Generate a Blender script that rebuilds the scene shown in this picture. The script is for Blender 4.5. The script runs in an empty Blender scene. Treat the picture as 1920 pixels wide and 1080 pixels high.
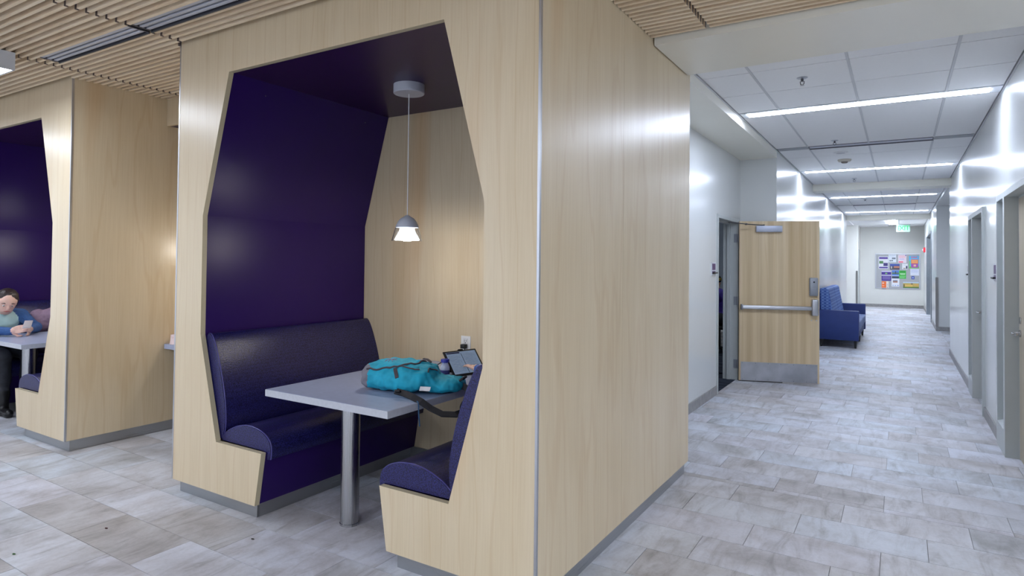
import bpy, bmesh, math, random
from mathutils import Vector, Matrix, noise
R = math.radians
random.seed(7)
scene = bpy.context.scene
COL = scene.collection

# ------------------------------------------------------------------ camera
cam_d = bpy.data.cameras.new('camera'); cam = bpy.data.objects.new('camera', cam_d); COL.objects.link(cam)
FPX, CXP, CYP = 1187.92, 933.016, 467.089
cam_d.sensor_width = 36.0; cam_d.lens = FPX/1920*36.0
cam_d.shift_x = (960-CXP)/1920; cam_d.shift_y = (CYP-540)/1920
cam_d.clip_end = 200
YAW, PIT, ROL = .5652689, .01886575, -.01093238
CAM_R = Matrix.Rotation(YAW, 3, 'Z') @ Matrix.Rotation(PIT, 3, 'X') @ Matrix.Rotation(ROL, 3, 'Y')
fix = Matrix(((1, 0, 0), (0, 0, -1), (0, 1, 0)))          # camera looks down -Z, up +Y
cam.matrix_world = Matrix.Translation((0, 0, 1.5)) @ (CAM_R @ fix).to_4x4()
scene.camera = cam

# ------------------------------------------------------------------ world, exposure, light levels
w = bpy.data.worlds.new('world'); scene.world = w; w.use_nodes = True
w.node_tree.nodes['Background'].inputs[0].default_value = (.84, .93, 1.10, 1)
w.node_tree.nodes['Background'].inputs[1].default_value = 1.4
vs = scene.view_settings
vs.view_transform = 'Standard'; vs.look = 'None'; vs.gamma = 1; vs.use_curve_mapping = False
vs.exposure = 0.12
STRIP_L = 53.0      # corridor strip lights
FIX_L = 31.5        # lounge ceiling fixtures, including the added unseen ones
PEND_W = 6.5        # booth pendant lamps (watt)

# ------------------------------------------------------------------ helpers
def S(r, g, b):
    f = lambda c: (c/255/12.92) if c/255 <= .04045 else ((c/255+.055)/1.055)**2.4
    return (f(r), f(g), f(b), 1)
WORLD = {}
def wpos(o): return WORLD.get(o.name, Vector((0, 0, 0)))
def tag(o, label=None, cat=None, group=None, kind=None):
    if label: o['label'] = label
    if cat: o['category'] = cat
    if group: o['group'] = group
    if kind: o['kind'] = kind
    return o
def thing(name, loc, label, cat, group=None, kind=None):
    o = bpy.data.objects.new(name, None); COL.objects.link(o); o.location = loc
    o.empty_display_size = .1
    WORLD[o.name] = Vector(loc)
    return tag(o, label, cat, group, kind)
def copy_tree(o, off=(0, 0, 0), parent=None):
    c = o.copy(); COL.objects.link(c)
    if parent is None:
        c.location = o.location + Vector(off)
    else: c.parent = parent
    WORLD[c.name] = wpos(o) + Vector(off)
    for ch in [k for k in o.children]: copy_tree(ch, off, c)
    return c
class MB:
    """collects shapes in world space, then links them as one mesh object"""
    def __init__(s): s.v = []; s.f = []; s.m = []
    def add(s, vs, fs, mi=0, M=None):
        b = len(s.v)
        s.v += [(M @ Vector(p)) if M else Vector(p) for p in vs]
        s.f += [[b+i for i in f] for f in fs]; s.m += [mi]*len(fs)
        return s
    def box(s, x0, x1, y0, y1, z0, z1, r=0, seg=2, M=None, mi=0):
        if r <= 0:
            vs = [(x, y, z) for z in (z0, z1) for y in (y0, y1) for x in (x0, x1)]
            fs = [(0, 2, 3, 1), (4, 5, 7, 6), (0, 1, 5, 4), (2, 6, 7, 3), (0, 4, 6, 2), (1, 3, 7, 5)]
            return s.add(vs, fs, mi, M)
        bm = bmesh.new(); bmesh.ops.create_cube(bm, size=1)
        for v in bm.verts: v.co = Vector(((x0+x1)/2+v.co.x*(x1-x0), (y0+y1)/2+v.co.y*(y1-y0), (z0+z1)/2+v.co.z*(z1-z0)))
        bmesh.ops.bevel(bm, geom=bm.edges[:], offset=r, segments=seg, affect='EDGES', profile=.5)
        bm.verts.index_update()
        s.add([v.co.copy() for v in bm.verts], [[v.index for v in f.verts] for f in bm.faces], mi, M); bm.free(); return s
    def prism(s, poly, a0, a1, axis='y', mi=0, M=None):
        """poly of 2d points; extruded along axis. axis y: (x,z); x: (y,z); z: (x,y)"""
        n = len(poly)
        P = {'y': lambda p, a: (p[0], a, p[1]), 'x': lambda p, a: (a, p[0], p[1]), 'z': lambda p, a: (p[0], p[1], a)}[axis]
        vs = [P(p, a0) for p in poly]+[P(p, a1) for p in poly]
        fs = [list(range(n))[::-1], list(range(n, 2*n))]+[(i, (i+1) % n, n+(i+1) % n, n+i) for i in range(n)]
        return s.add(vs, fs, mi, M)
    def tube(s, pts, r, n=8, cap=True, mi=0, M=None, closed=False):
        pts = [Vector(p) for p in pts]; rs = r if isinstance(r, (list, tuple)) else [r]*len(pts)
        vs = []; fs = []; up = None; m = len(pts)
        for i, p in enumerate(pts):
            if closed: t = (pts[(i+1) % m]-pts[i-1]).normalized()
            else: t = (pts[min(i+1, m-1)]-pts[max(i-1, 0)]).normalized()
            if up is None: up = t.orthogonal().normalized()
            up = (up - t*up.dot(t)).normalized(); sd = t.cross(up)
            vs += [p+(up*math.cos(a)+sd*math.sin(a))*rs[i] for a in [2*math.pi*k/n for k in range(n)]]
        for i in range(m if closed else m-1):
            j = (i+1) % m
            fs += [(i*n+k, i*n+(k+1) % n, j*n+(k+1) % n, j*n+k) for k in range(n)]
        if cap and not closed: fs += [list(range(n))[::-1], [(m-1)*n+k for k in range(n)]]
        return s.add(vs, fs, mi, M)
    def ribbon(s, pts, wdir, w, t=.003, mi=0):
        """flat strap: pts centre line, wdir width direction(s)"""
        pts = [Vector(p) for p in pts]; m = len(pts); vs = []; fs = []
        for i, p in enumerate(pts):
            tg = (pts[min(i+1, m-1)]-pts[max(i-1, 0)]).normalized()
            wd = Vector(wdir[i] if isinstance(wdir[0], (tuple, list)) else wdir); wd = (wd-tg*wd.dot(tg)).normalized(); nn = tg.cross(wd)
            vs += [p+wd*w/2+nn*t/2, p-wd*w/2+nn*t/2, p-wd*w/2-nn*t/2, p+wd*w/2-nn*t/2]
        for i in range(m-1): fs += [(i*4+k, i*4+(k+1) % 4, i*4+4+(k+1) % 4, i*4+4+k) for k in range(4)]
        fs += [(3, 2, 1, 0), tuple(4*(m-1)+k for k in range(4))]
        return s.add(vs, fs, mi)
    def lathe(s, prof, c, n=24, mi=0, M=None, close=False):
        """prof: list of (radius, z)"""
        vs = []; fs = []
        for r, z in prof: vs += [(c[0]+r*math.cos(2*math.pi*k/n), c[1]+r*math.sin(2*math.pi*k/n), c[2]+z) for k in range(n)]
        m = len(prof)
        for i in range(m if close else m-1):
            j = (i+1) % m
            fs += [(i*n+k, i*n+(k+1) % n, j*n+(k+1) % n, j*n+k) for k in range(n)]
        if not close:
            if prof[0][0] > 1e-5: fs.append(list(range(n))[::-1])
            if prof[-1][0] > 1e-5: fs.append([(m-1)*n+k for k in range(n)])
        return s.add(vs, fs, mi, M)
    def ball(s, c, r, n=14, mi=0, M=None):
        r = r if isinstance(r, (tuple, list)) else (r, r, r); vs = []; fs = []; m = n//2
        for i in range(m+1):
            a = math.pi*i/m
            for k in range(n):
                b = 2*math.pi*k/n
                p = Vector((r[0]*math.sin(a)*math.cos(b), r[1]*math.sin(a)*math.sin(b), r[2]*math.cos(a)))
                vs.append((M @ p if M else p)+Vector(c))
        for i in range(m): fs += [(i*n+k, i*n+n+k, i*n+n+(k+1) % n, i*n+(k+1) % n) for k in range(n)]
        return s.add(vs, fs, mi)
    def build(s, name, mat, parent=None, loc=None, smooth=None, label=None, kind=None):
        off = wpos(parent) if parent else Vector(loc or (0, 0, 0))
        me = bpy.data.meshes.new(name)
        me.from_pydata([tuple(p-off) for p in s.v], [], s.f)
        for m in (mat if isinstance(mat, (list, tuple)) else [mat]): me.materials.append(m)
        if any(s.m): me.polygons.foreach_set('material_index', s.m)
        bm = bmesh.new(); bm.from_mesh(me)
        bmesh.ops.recalc_face_normals(bm, faces=bm.faces); bm.to_mesh(me); bm.free()
        if smooth is not None: me.polygons.foreach_set('use_smooth', [True]*len(me.polygons)); me.set_sharp_from_angle(angle=R(smooth))
        o = bpy.data.objects.new(name, me); COL.objects.link(o)
        if parent: o.parent = parent
        else: o.location = off
        WORLD[o.name] = off.copy()
        tag(o, label, kind=kind)
        return o
def box(name, mat, a, parent=None, loc=None, r=0, smooth=None, seg=2, **k):
    return MB().box(*a, r=r, seg=seg).build(name, mat, parent, loc, smooth if smooth is not None else (40 if r else None), **k)
def struct(o, label, cat='wall'): return tag(o, label, cat, kind='structure')

# ------------------------------------------------------------------ materials
def base(name, col=(.5, .5, .5, 1), rough=.5, metal=0, spec=.5, coat=0, emit=None, es=0):
    m = bpy.data.materials.new(name); m.use_nodes = True
    b = m.node_tree.nodes['Principled BSDF']
    b.inputs['Base Color'].default_value = col; b.inputs['Roughness'].default_value = rough
    b.inputs['Metallic'].default_value = metal; b.inputs['Specular IOR Level'].default_value = spec
    b.inputs['Coat Weight'].default_value = coat
    if emit: b.inputs['Emission Color'].default_value = emit; b.inputs['Emission Strength'].default_value = es
    return m, m.node_tree.nodes, m.node_tree.links, b
def nd(N, t, **k):
    n = N.new(t)
    for a, v in k.items():
        if a[0] == '_': n.inputs[a[1:].replace('_', ' ')].default_value = v
        else: setattr(n, a, v)
    return n
def ramp(N, stops):
    n = N.new('ShaderNodeValToRGB'); e = n.color_ramp.elements
    while len(e) < len(stops): e.new(.5)
    for i, (p, c) in enumerate(stops): e[i].position = p; e[i].color = c
    return n
def coords(N, L, scale, src='Object', rnd=0):
    tc = nd(N, 'ShaderNodeTexCoord'); mp = nd(N, 'ShaderNodeMapping'); mp.inputs['Scale'].default_value = scale
    L.new(tc.outputs[src], mp.inputs['Vector'])
    if rnd:
        oi = nd(N, 'ShaderNodeObjectInfo'); mu = nd(N, 'ShaderNodeMath', operation='MULTIPLY'); mu.inputs[1].default_value = rnd
        L.new(oi.outputs['Random'], mu.inputs[0]); L.new(mu.outputs[0], mp.inputs['Location'])
    return mp
def bump(N, L, b, src, strength=.2, dist=.002):
    n = nd(N, 'ShaderNodeBump'); n.inputs['Strength'].default_value = strength; n.inputs['Distance'].default_value = dist
    L.new(src, n.inputs['Height']); L.new(n.outputs[0], b.inputs['Normal'])
def mixc(N, L, a, b, f, mode='MIX'):
    n = nd(N, 'ShaderNodeMix', data_type='RGBA', blend_type=mode)
    for s, v in ((0, f), (6, a), (7, b)):
        if isinstance(v, (int, float, tuple)): n.inputs[s].default_value = v
        else: L.new(v, n.inputs[s])
    return n.outputs[2]
def plain(name, col, rough=.5, metal=0, spec=.5, var=.06, scale=8, bmp=0, bscale=200, **k):
    """solid colour with a faint procedural variation"""
    m, N, L, b = base(name, col, rough, metal, spec, **k)
    if var:
        mp = coords(N, L, (scale,)*3); no = nd(N, 'ShaderNodeTexNoise', _Scale=1.0, _Detail=3.0); L.new(mp.outputs[0], no.inputs['Vector'])
        d = tuple(max(0, c*(1-var)) for c in col[:3])+(1,); u = tuple(min(1, c*(1+var)) for c in col[:3])+(1,)
        rp = ramp(N, [(.3, d), (.7, u)]); L.new(no.outputs[0], rp.inputs[0]); L.new(rp.outputs[0], b.inputs['Base Color'])
    if bmp:
        mp2 = coords(N, L, (bscale,)*3); n2 = nd(N, 'ShaderNodeTexNoise', _Scale=1.0, _Detail=2.0); L.new(mp2.outputs[0], n2.inputs['Vector'])
        bump(N, L, b, n2.outputs[0], bmp, .001)
    return m
def wood(name, c0, c1, c2, scale, fine, rough=.38, rnd=0, spec=.5, fleck=True, hue=0, band=0):
    m, N, L, b = base(name, c1, rough, 0, spec)
    mp = coords(N, L, scale, rnd=rnd); n1 = nd(N, 'ShaderNodeTexNoise', _Scale=1.0, _Detail=5.0, _Distortion=1.2); L.new(mp.outputs[0], n1.inputs['Vector'])
    r1 = ramp(N, [(.3, c0), (.5, c1), (.72, c2)]); L.new(n1.outputs[0], r1.inputs[0])
    mf = coords(N, L, fine, rnd=rnd); n2 = nd(N, 'ShaderNodeTexNoise', _Scale=1.0, _Detail=3.0, _Distortion=.4); L.new(mf.outputs[0], n2.inputs['Vector'])
    r2 = ramp(N, [(.35, (.955, .94, .92, 1)), (.6, (1, 1, 1, 1))]); L.new(n2.outputs[0], r2.inputs[0])
    c = mixc(N, L, r1.outputs[0], r2.outputs[0], 1.0, 'MULTIPLY')
    # growth rings
    wv = nd(N, 'ShaderNodeTexWave', _Scale=.8, _Distortion=9.0, _Detail=3.0, _Detail_Scale=1.0); L.new(mp.outputs[0], wv.inputs['Vector'])
    r3 = ramp(N, [(.0, (.93, .885, .835, 1)), (.05, (1, 1, 1, 1))]); L.new(wv.outputs[0], r3.inputs[0])
    c = mixc(N, L, c, r3.outputs[0], .7, 'MULTIPLY')
    if fleck:
        n4 = nd(N, 'ShaderNodeTexNoise', _Scale=.42, _Detail=1.0); L.new(mp.outputs[0], n4.inputs['Vector'])
        r4 = ramp(N, [(.70, (1, 1, 1, 1)), (.78, (.93, .80, .68, 1))]); L.new(n4.outputs[0], r4.inputs[0])
        c = mixc(N, L, c, r4.outputs[0], 1.0, 'MULTIPLY')
    if band:
        mb_ = coords(N, L, (1, 1, .02)); wb = nd(N, 'ShaderNodeTexWave', _Scale=band, _Distortion=1.5, _Detail=1.0); L.new(mb_.outputs[0], wb.inputs['Vector'])
        r5 = ramp(N, [(.2, (.90, .87, .83, 1)), (.8, (1, 1, 1, 1))]); L.new(wb.outputs[0], r5.inputs[0]); c = mixc(N, L, c, r5.outputs[0], 1.0, 'MULTIPLY')
    if hue:
        oi = nd(N, 'ShaderNodeObjectInfo'); rr = ramp(N, [(0, (1-hue, 1-hue*1.15, 1-hue*1.35, 1)), (1, (1, 1, 1, 1))]); L.new(oi.outputs['Random'], rr.inputs[0])
        c = mixc(N, L, c, rr.outputs[0], 1.0, 'MULTIPLY')
    L.new(c, b.inputs['Base Color'])
    return m
MAPLE = wood('maple_laminate', S(207, 188, 155), S(212, 194, 162), S(216, 199, 169), (4.2, 4.2, .55), (120, 120, 3.0), .31)
MAPLE_EDGE = plain('maple_edge', S(186, 173, 143), .5)
SLAT = wood('slat_wood', S(232, 206, 172), S(242, 222, 192), S(247, 230, 204), (.6, 14, 14), (4, 160, 160), .5, rnd=37, fleck=False, hue=.10)
SLAT_END = plain('slat_end', S(120, 105, 98), .7)
DOORW = wood('door_veneer', S(206, 180, 140), S(219, 196, 158), S(230, 210, 176), (7, 7, .25), (130, 130, 2), .36, fleck=False, band=2.6)
PURPLE = plain('purple_laminate', S(38, 11, 84), .34, var=.04, spec=.28)
PURPLE_DARK = plain('purple_ceiling', S(44, 18, 64), .32, var=.04, spec=.3)
def vinyl():
    m, N, L, b = base('purple_vinyl', S(36, 30, 80), .30, 0, .5)
    mp = coords(N, L, (1, 1, 1)); vo = nd(N, 'ShaderNodeTexVoronoi', _Scale=150.0, _Randomness=.75); L.new(mp.outputs[0], vo.inputs['Vector'])
    rp = ramp(N, [(.12, S(52, 54, 122)), (.35, S(34, 31, 90)), (.7, S(14, 12, 50))]); L.new(vo.outputs['Distance'], rp.inputs[0])
    L.new(rp.outputs[0], b.inputs['Base Color']); bump(N, L, b, vo.outputs['Distance'], .28, .0025)
    return m
VINYL = vinyl()
PIPING = plain('vinyl_piping', S(70, 66, 128), .38)
def brushed(name, col, rough, sc):
    m, N, L, b = base(name, col, rough, 1.0)
    mp = coords(N, L, sc); no = nd(N, 'ShaderNodeTexNoise', _Scale=1.0, _Detail=3.0); L.new(mp.outputs[0], no.inputs['Vector'])
    rp = ramp(N, [(.3, (rough*.8,)*3+(1,)), (.7, (rough*1.25,)*3+(1,))]); L.new(no.outputs[0], rp.inputs[0]); L.new(rp.outputs[0], b.inputs['Roughness'])
    return m
STEEL = brushed('brushed_steel', S(186, 186, 188), .24, (220, 220, 2))
STEEL_KICK = brushed('steel_kick', S(176, 178, 180), .34, (2, 2, 200))
ALU = brushed('satin_aluminium', S(196, 198, 204), .35, (60, 60, 2))
ALU_DARK = plain('dark_aluminium', S(95, 95, 102), .4, metal=.7)
TABLE = plain('grey_laminate', S(166, 174, 200), .34, var=.05, scale=30)
TABLE_EDGE = plain('grey_edge', S(182, 184, 192), .45, var=.05, scale=60)
BLACK = plain('black_plastic', S(18, 18, 20), .45)
DARK = plain('plenum_black', S(10, 10, 11), .9)
WHITE = plain('white_plastic', S(228, 228, 228), .4, var=.02)
WALL = None
def paint(name, col, rough=.2):
    m, N, L, b = base(name, col, rough, 0, .33)
    mp = coords(N, L, (38, 38, .8)); no = nd(N, 'ShaderNodeTexNoise', _Scale=1.0, _Detail=3.0); L.new(mp.outputs[0], no.inputs['Vector'])
    bump(N, L, b, no.outputs[0], .12, .002)
    mp2 = coords(N, L, (1.5, 1.5, 1.5)); n2 = nd(N, 'ShaderNodeTexNoise', _Scale=1.0, _Detail=2.0); L.new(mp2.outputs[0], n2.inputs['Vector'])
    rp = ramp(N, [(.3, tuple(c*.97 for c in col[:3])+(1,)), (.7, col)]); L.new(n2.outputs[0], rp.inputs[0]); L.new(rp.outputs[0], b.inputs['Base Color'])
    return m
WALL = paint('wall_paint_offwhite', S(220, 222, 220))
WALL_MATTE = plain('wall_paint_matte', S(226, 226, 220), .5, var=.02, scale=2)
SOFFIT = plain('soffit_paint', S(232, 229, 216), .32, var=.02, scale=2)
CTILE = plain('ceiling_tile_white', S(240, 240, 240), .9, var=.01, scale=40)
TBAR = plain('ceiling_grid_white', S(205, 206, 208), .6, var=0)
FRAMEP = plain('door_frame_paint', S(186, 191, 190), .4, var=.02)
TANDOOR = wood('tan_door', S(176, 164, 143), S(188, 176, 156), S(196, 185, 166), (8, 8, .3), (120, 120, 2), .42, fleck=False)
def stone(name, tint=1.0, streak=True):
    m, N, L, b = base(name, S(170, 168, 170), .48, 0, .32)
    ge = nd(N, 'ShaderNodeNewGeometry'); oi = nd(N, 'ShaderNodeObjectInfo')
    ad = nd(N, 'ShaderNodeMath', operation='ADD'); L.new(ge.outputs['Random Per Island'], ad.inputs[0]); L.new(oi.outputs['Random'], ad.inputs[1])
    fr = nd(N, 'ShaderNodeMath', operation='FRACT'); L.new(ad.outputs[0], fr.inputs[0])
    mu = nd(N, 'ShaderNodeMath', operation='MULTIPLY'); mu.inputs[1].default_value = 61.0; L.new(fr.outputs[0], mu.inputs[0])
    va = nd(N, 'ShaderNodeVectorMath', operation='ADD'); L.new(ge.outputs['Position'], va.inputs[0]); L.new(mu.outputs[0], va.inputs[1])
    # each tile's own clouding
    n1 = nd(N, 'ShaderNodeTexNoise', _Scale=2.2, _Detail=6.0, _Roughness=.6, _Distortion=.5); L.new(va.outputs[0], n1.inputs['Vector'])
    r1 = ramp(N, [(.30, S(176, 173, 172)), (.45, S(204, 203, 205)), (.58, S(219, 221, 226)), (.75, S(229, 232, 238))]); L.new(n1.outputs[0], r1.inputs[0])
    # streaks
    mp = nd(N, 'ShaderNodeMapping'); mp.inputs['Rotation'].default_value = (0, 0, .25); mp.inputs['Scale'].default_value = (9, 2.0, 1); L.new(va.outputs[0], mp.inputs['Vector'])
    n2 = nd(N, 'ShaderNodeTexNoise', _Scale=1.0, _Detail=7.0, _Roughness=.65, _Distortion=1.4); L.new(mp.outputs[0], n2.inputs['Vector'])
    r2 = ramp(N, [(.28, (.58, .56, .54, 1)), (.42, (.86, .85, .84, 1)), (.54, (1, 1, 1, 1)), (.74, (1.0, 1.0, 1.0, 1))]); L.new(n2.outputs[0], r2.inputs[0])
    c = mixc(N, L, r1.outputs[0], r2.outputs[0], .9, 'MULTIPLY')
    # warm or cool tint and value per tile
    r3 = ramp(N, [(0, (.76, .73, .71, 1)), (.25, (.90, .88, .89, 1)), (.5, (.86, .90, .94, 1)), (.75, (.93, .91, .95, 1)), (1, (.97, .99, 1.02, 1))]); L.new(fr.outputs[0], r3.inputs[0])
    c = mixc(N, L, c, r3.outputs[0], 1.0, 'MULTIPLY')
    n3 = nd(N, 'ShaderNodeTexNoise', _Scale=60.0, _Detail=3.0); L.new(va.outputs[0], n3.inputs['Vector'])
    r4 = ramp(N, [(.3, (.93, .93, .93, 1)), (.6, (1, 1, 1, 1))]); L.new(n3.outputs[0], r4.inputs[0])
    c = mixc(N, L, c, r4.outputs[0], 1.0, 'MULTIPLY')
    L.new(c, b.inputs['Base Color']); bump(N, L, b, n2.outputs[0], .15, .002)
    return m
STONE = stone('stone_tile')
GROUT = plain('grout', S(158, 156, 156), .8, var=.05, scale=30)
BASEB = plain('baseboard_stone', S(150, 148, 147), .45, var=.15, scale=18)
CARPET = wood('carpet_dark', S(24, 27, 36), S(52, 58, 72), S(80, 88, 102), (2, 16, 1), (60, 200, 60), .95, fleck=False, spec=.1)
def emis(name, col, st, bc=(.9, .9, .9, 1)):
    m, N, L, b = base(name, bc, .5, emit=col, es=st); return m
LED = emis('strip_diffuser_lit', (.82, .92, 1.14, 1), STRIP_L)
PANEL_LIT = emis('fixture_diffuser_lit', (.85, .94, 1.09, 1), FIX_L)
BULB = emis('lamp_diffuser_lit', (.92, .96, 1, 1), 7)
FIXW = plain('fixture_white', S(200, 203, 208), .45, var=0)

# ------------------------------------------------------------------ camera maths (only used to choose which repeats become objects)
def project(p):
    c = CAM_R.transposed() @ (Vector(p)-Vector((0, 0, 1.5)))
    if c.y < .05: return None
    return CXP+FPX*c.x/c.y, CYP-FPX*c.z/c.y
def parea(q):
    P = [project(p) for p in q]
    if None in P: return 0
    if max(p[0] for p in P) < 0 or min(p[0] for p in P) > 1920 or max(p[1] for p in P) < 0 or min(p[1] for p in P) > 1080: return 0
    return abs(sum(P[i][0]*P[(i+1) % 4][1]-P[(i+1) % 4][0]*P[i][1] for i in range(4)))/2

# ------------------------------------------------------------------ main measures
BX = -2.607                      # centre of the near booth
HB = 1.3285                      # its half width
YF, YI, YB = 2.34, 3.757, 4.59   # front face, inner back, outer back
B2 = -4.095                      # offset to the second booth
CL, CR_ = -1.33, .723            # corridor wall planes
CH = 2.949                       # corridor ceiling
ZS = 2.87                        # underside of the wooden slats
YE = 26.8

# ================================================================== FLOOR
floor = struct(MB().box(-13, 7, -7, 30, -.12, -.004).build('floor', GROUT), 'grey stone look porcelain plank floor with staggered joints', 'floor')
regions = [(-10.5, 5, -3.5, 4.6), (-1.80, .80, 4.6, 26.85), (.80, 2.6, 13.2, 17.85), (-3.4, -1.80, 21.6, 25.05)]
tiles = []
PY, PX = .3174, .6235
for k in range(-19, 78):
    y0 = 2.315+PY*k; ox = -.083+.2078*(k-4) if k > -1 else -.06+.2070*(k-4)
    i0 = int((-10.5-ox)/PX)-1
    for i in range(i0, i0+22):
        x0 = ox+PX*i
        for (a, b_, c, d) in regions:
            X0, X1, Y0, Y1 = max(x0, a), min(x0+PX, b_), max(y0, c), min(y0+PY, d)
            if X1-X0 > .02 and Y1-Y0 > .02:
                g = .0018
                q = (X0+g, X1-g, Y0+g, Y1-g)
                cx, cy = (X0+X1)/2, (Y0+Y1)/2
                hid = (abs(cx-BX) < 1.2 and cy > 3.8) or (abs(cx-BX) < HB-.1 and abs(cx-BX) > .62 and cy > YF+.1) or (abs(cx-BX-B2) < HB and cy > 2.55) or (-3.9 > cx > -5.4 and cy > 3.3) or (cx < BX+B2-1.0) or cx > .85 or (cx < CL and cy > 9) or (-3.95 < cx < BX-.6 and cy > 2.5)
                ar = 0 if hid else parea([(q[0], q[2], 0), (q[1], q[2], 0), (q[1], q[3], 0), (q[0], q[3], 0)])
                tiles.append((ar, q))
tiles.sort(key=lambda t: -t[0])
cache = {}
field = MB()
for n, (ar, q) in enumerate(tiles):
    if n < 300 and ar > 60:
        key = (round(q[1]-q[0], 3), round(q[3]-q[2], 3))
        if key not in cache:
            t = MB().box(0, key[0], 0, key[1], -.006, 0).build('tile', STONE, floor); cache[key] = t.data
        else:
            t = bpy.data.objects.new('tile', cache[key]); COL.objects.link(t); t.parent = floor
        t.location = (q[0], q[2], 0)
    else: field.box(q[0], q[1], q[2], q[3], -.006, 0)
field.build('tile_field', STONE, floor, kind='stuff')
struct(MB().box(-5.6, -1.79, 6.2, 13, -.01, .001).build('floor_office', CARPET), 'dark blue grey striped carpet seen through the open doorway', 'carpet')

# ================================================================== LOUNGE CEILING
ceil = struct(MB().box(-13, 7, -7, 3.78, 3.02, 3.1).build('ceiling', DARK), 'black ceiling void above pale wooden slats', 'ceiling')
joints = [-9.5, -8.05, -6.6, -5.14, -3.85, -2.4, -.94, .52, 1.98, 3.44, 4.9, 6.36]
SP, SW = .0536, .021
segs = []
k0 = -12
y = 1.574
rows = [1.574+SP*i for i in range(-100, 41)]
for ry in rows:
    for a, b_ in zip(joints[:-1], joints[1:]):
        a2, b2 = a+.012, b_-.012
        ys, ye = ry, ry+SW
        spans = [(a2, b2)]
        def cut(sp, c0, c1):
            out = []
            for s0, s1 in sp:
                if s1 <= c0 or s0 >= c1: out.append((s0, s1)); continue
                if s0 < c0-.01: out.append((s0, c0))
                if s1 > c1+.01: out.append((c1, s1))
            return out
        if ye > YF-.008:
            spans = cut(spans, BX-HB-.004, BX+HB+.004); spans = cut(spans, BX+B2-HB-.004, BX+B2+HB+.004)
        if ry > 3.085: spans = [s_ for s_ in spans if s_[0] > BX]
        if ye > 3.765: spans = []
        if 1.955 < ry < 2.11: spans = cut(spans, -5.03, -1.2)
        for s0, s1 in spans:
            if s1-s0 < .03: continue
            ar = parea([(s0, ys, ZS), (s1, ys, ZS), (s1, ye, ZS), (s0, ye, ZS)])
            segs.append((ar, s0, s1, ys, ye))
segs.sort(key=lambda t: -t[0])
cache = {}; sf = MB()
for n, (ar, s0, s1, ys, ye) in enumerate(segs):
    if n < 290 and ar > 8:
        key = round(s1-s0, 3)
        if key not in cache:
            mb = MB().box(0, key, 0, SW, 0, .058)
            mb.m = [0, 0, 0, 0, 1, 1]
            t = mb.build('slat', [SLAT, SLAT_END], ceil); cache[key] = t.data
        else: t = bpy.data.objects.new('slat', cache[key]); COL.objects.link(t); t.parent = ceil
        t.location = (s0, ys, ZS)
    else: sf.box(s0, s1, ys, ye, ZS, ZS+.058)
sf.build('slat_field', SLAT, ceil, kind='stuff')
# carrier rails above the slats
cr = MB()
for x in [-9, -7.3, -5.9, -4.5, -3.1, -1.7, -.2, 1.2]: cr.box(x-.02, x+.02, -4, 3.76, ZS+.06, ZS+.09)
cr.build('carrier_rail', DARK, ceil)

BLADE = plain('blade_silver', S(196, 198, 208), .4, metal=.25, var=.02)
def slot_diffuser(x0, x1, y0, y1, z, label, n=3, group='slot diffusers in the slat ceiling', mat=None):
    t = thing('slot_diffuser', ((x0+x1)/2, (y0+y1)/2, z), label, 'air diffuser', group)
    fr = MB(); e = .008
    fr.box(x0, x1, y0, y0+e, z-.004, z+.05); fr.box(x0, x1, y1-e, y1, z-.012, z+.05)
    fr.box(x0, x0+.012, y0+e, y1-e, z-.004, z+.03); fr.box(x1-.012, x1, y0+e, y1-e, z-.004, z+.03)
    fr.build('frame', ALU_DARK, t)
    box('backing', BLACK, (x0, x1, y0, y1, z+.045, z+.055), t)
    w_ = (y1-y0-2*e)/n
    for i in range(n):
        a = y0+e+w_*i
        MB().box(x0+.012, x1-.012, a+.004, a+w_*.70, z-.002, z+.012, r=.003).build('blade', mat or BLADE, t, smooth=40)
    return t
slot_diffuser(-5.02, -3.865, 1.962, 2.10, ZS+.005, 'left length of the silver slot diffuser in the slat ceiling')
slot_diffuser(-3.835, -1.3, 1.962, 2.10, ZS+.005, 'right length of the silver slot diffuser above the near booth')

def fixture(x0, x1, y0, y1, label):
    t = thing('ceiling_light', ((x0+x1)/2, (y0+y1)/2, 2.75), label, 'ceiling light', 'white box lights on the slat ceiling')
    h = MB().box(x0, x1, y0, y0+.012, 2.75, 2.862).box(x0, x1, y1-.012, y1, 2.75, 2.862).box(x0, x0+.012, y0+.012, y1-.012, 2.75, 2.862).box(x1-.012, x1, y0+.012, y1-.012, 2.75, 2.862).box(x0, x1, y0, y1, 2.862, 2.87)
    h.build('housing', FIXW, t)
    box('diffuser', PANEL_LIT, (x0+.012, x1-.012, y0+.012, y1-.012, 2.753, 2.763), t)
fixture(-5.34, -5.04, .64, 1.84, 'white box ceiling light at the top left edge of the photo')
for i, (fx, fy) in enumerate([(-2.75, -1.5), (-.3, -1.5), (2.1, -1.2), (3.9, -1.4), (3.9, .6), (3.9, 2.3), (5.8, 1.2), (-7.8, .64), (-5.19, -2.4), (-2.75, -3.6), (-.3, -3.6)]):  # unseen lights, added to brighten the booth fronts, side panel and floor
    fixture(fx-.15, fx+.15, fy, fy+1.2, 'white box ceiling light added out of view to brighten the lounge')

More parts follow.
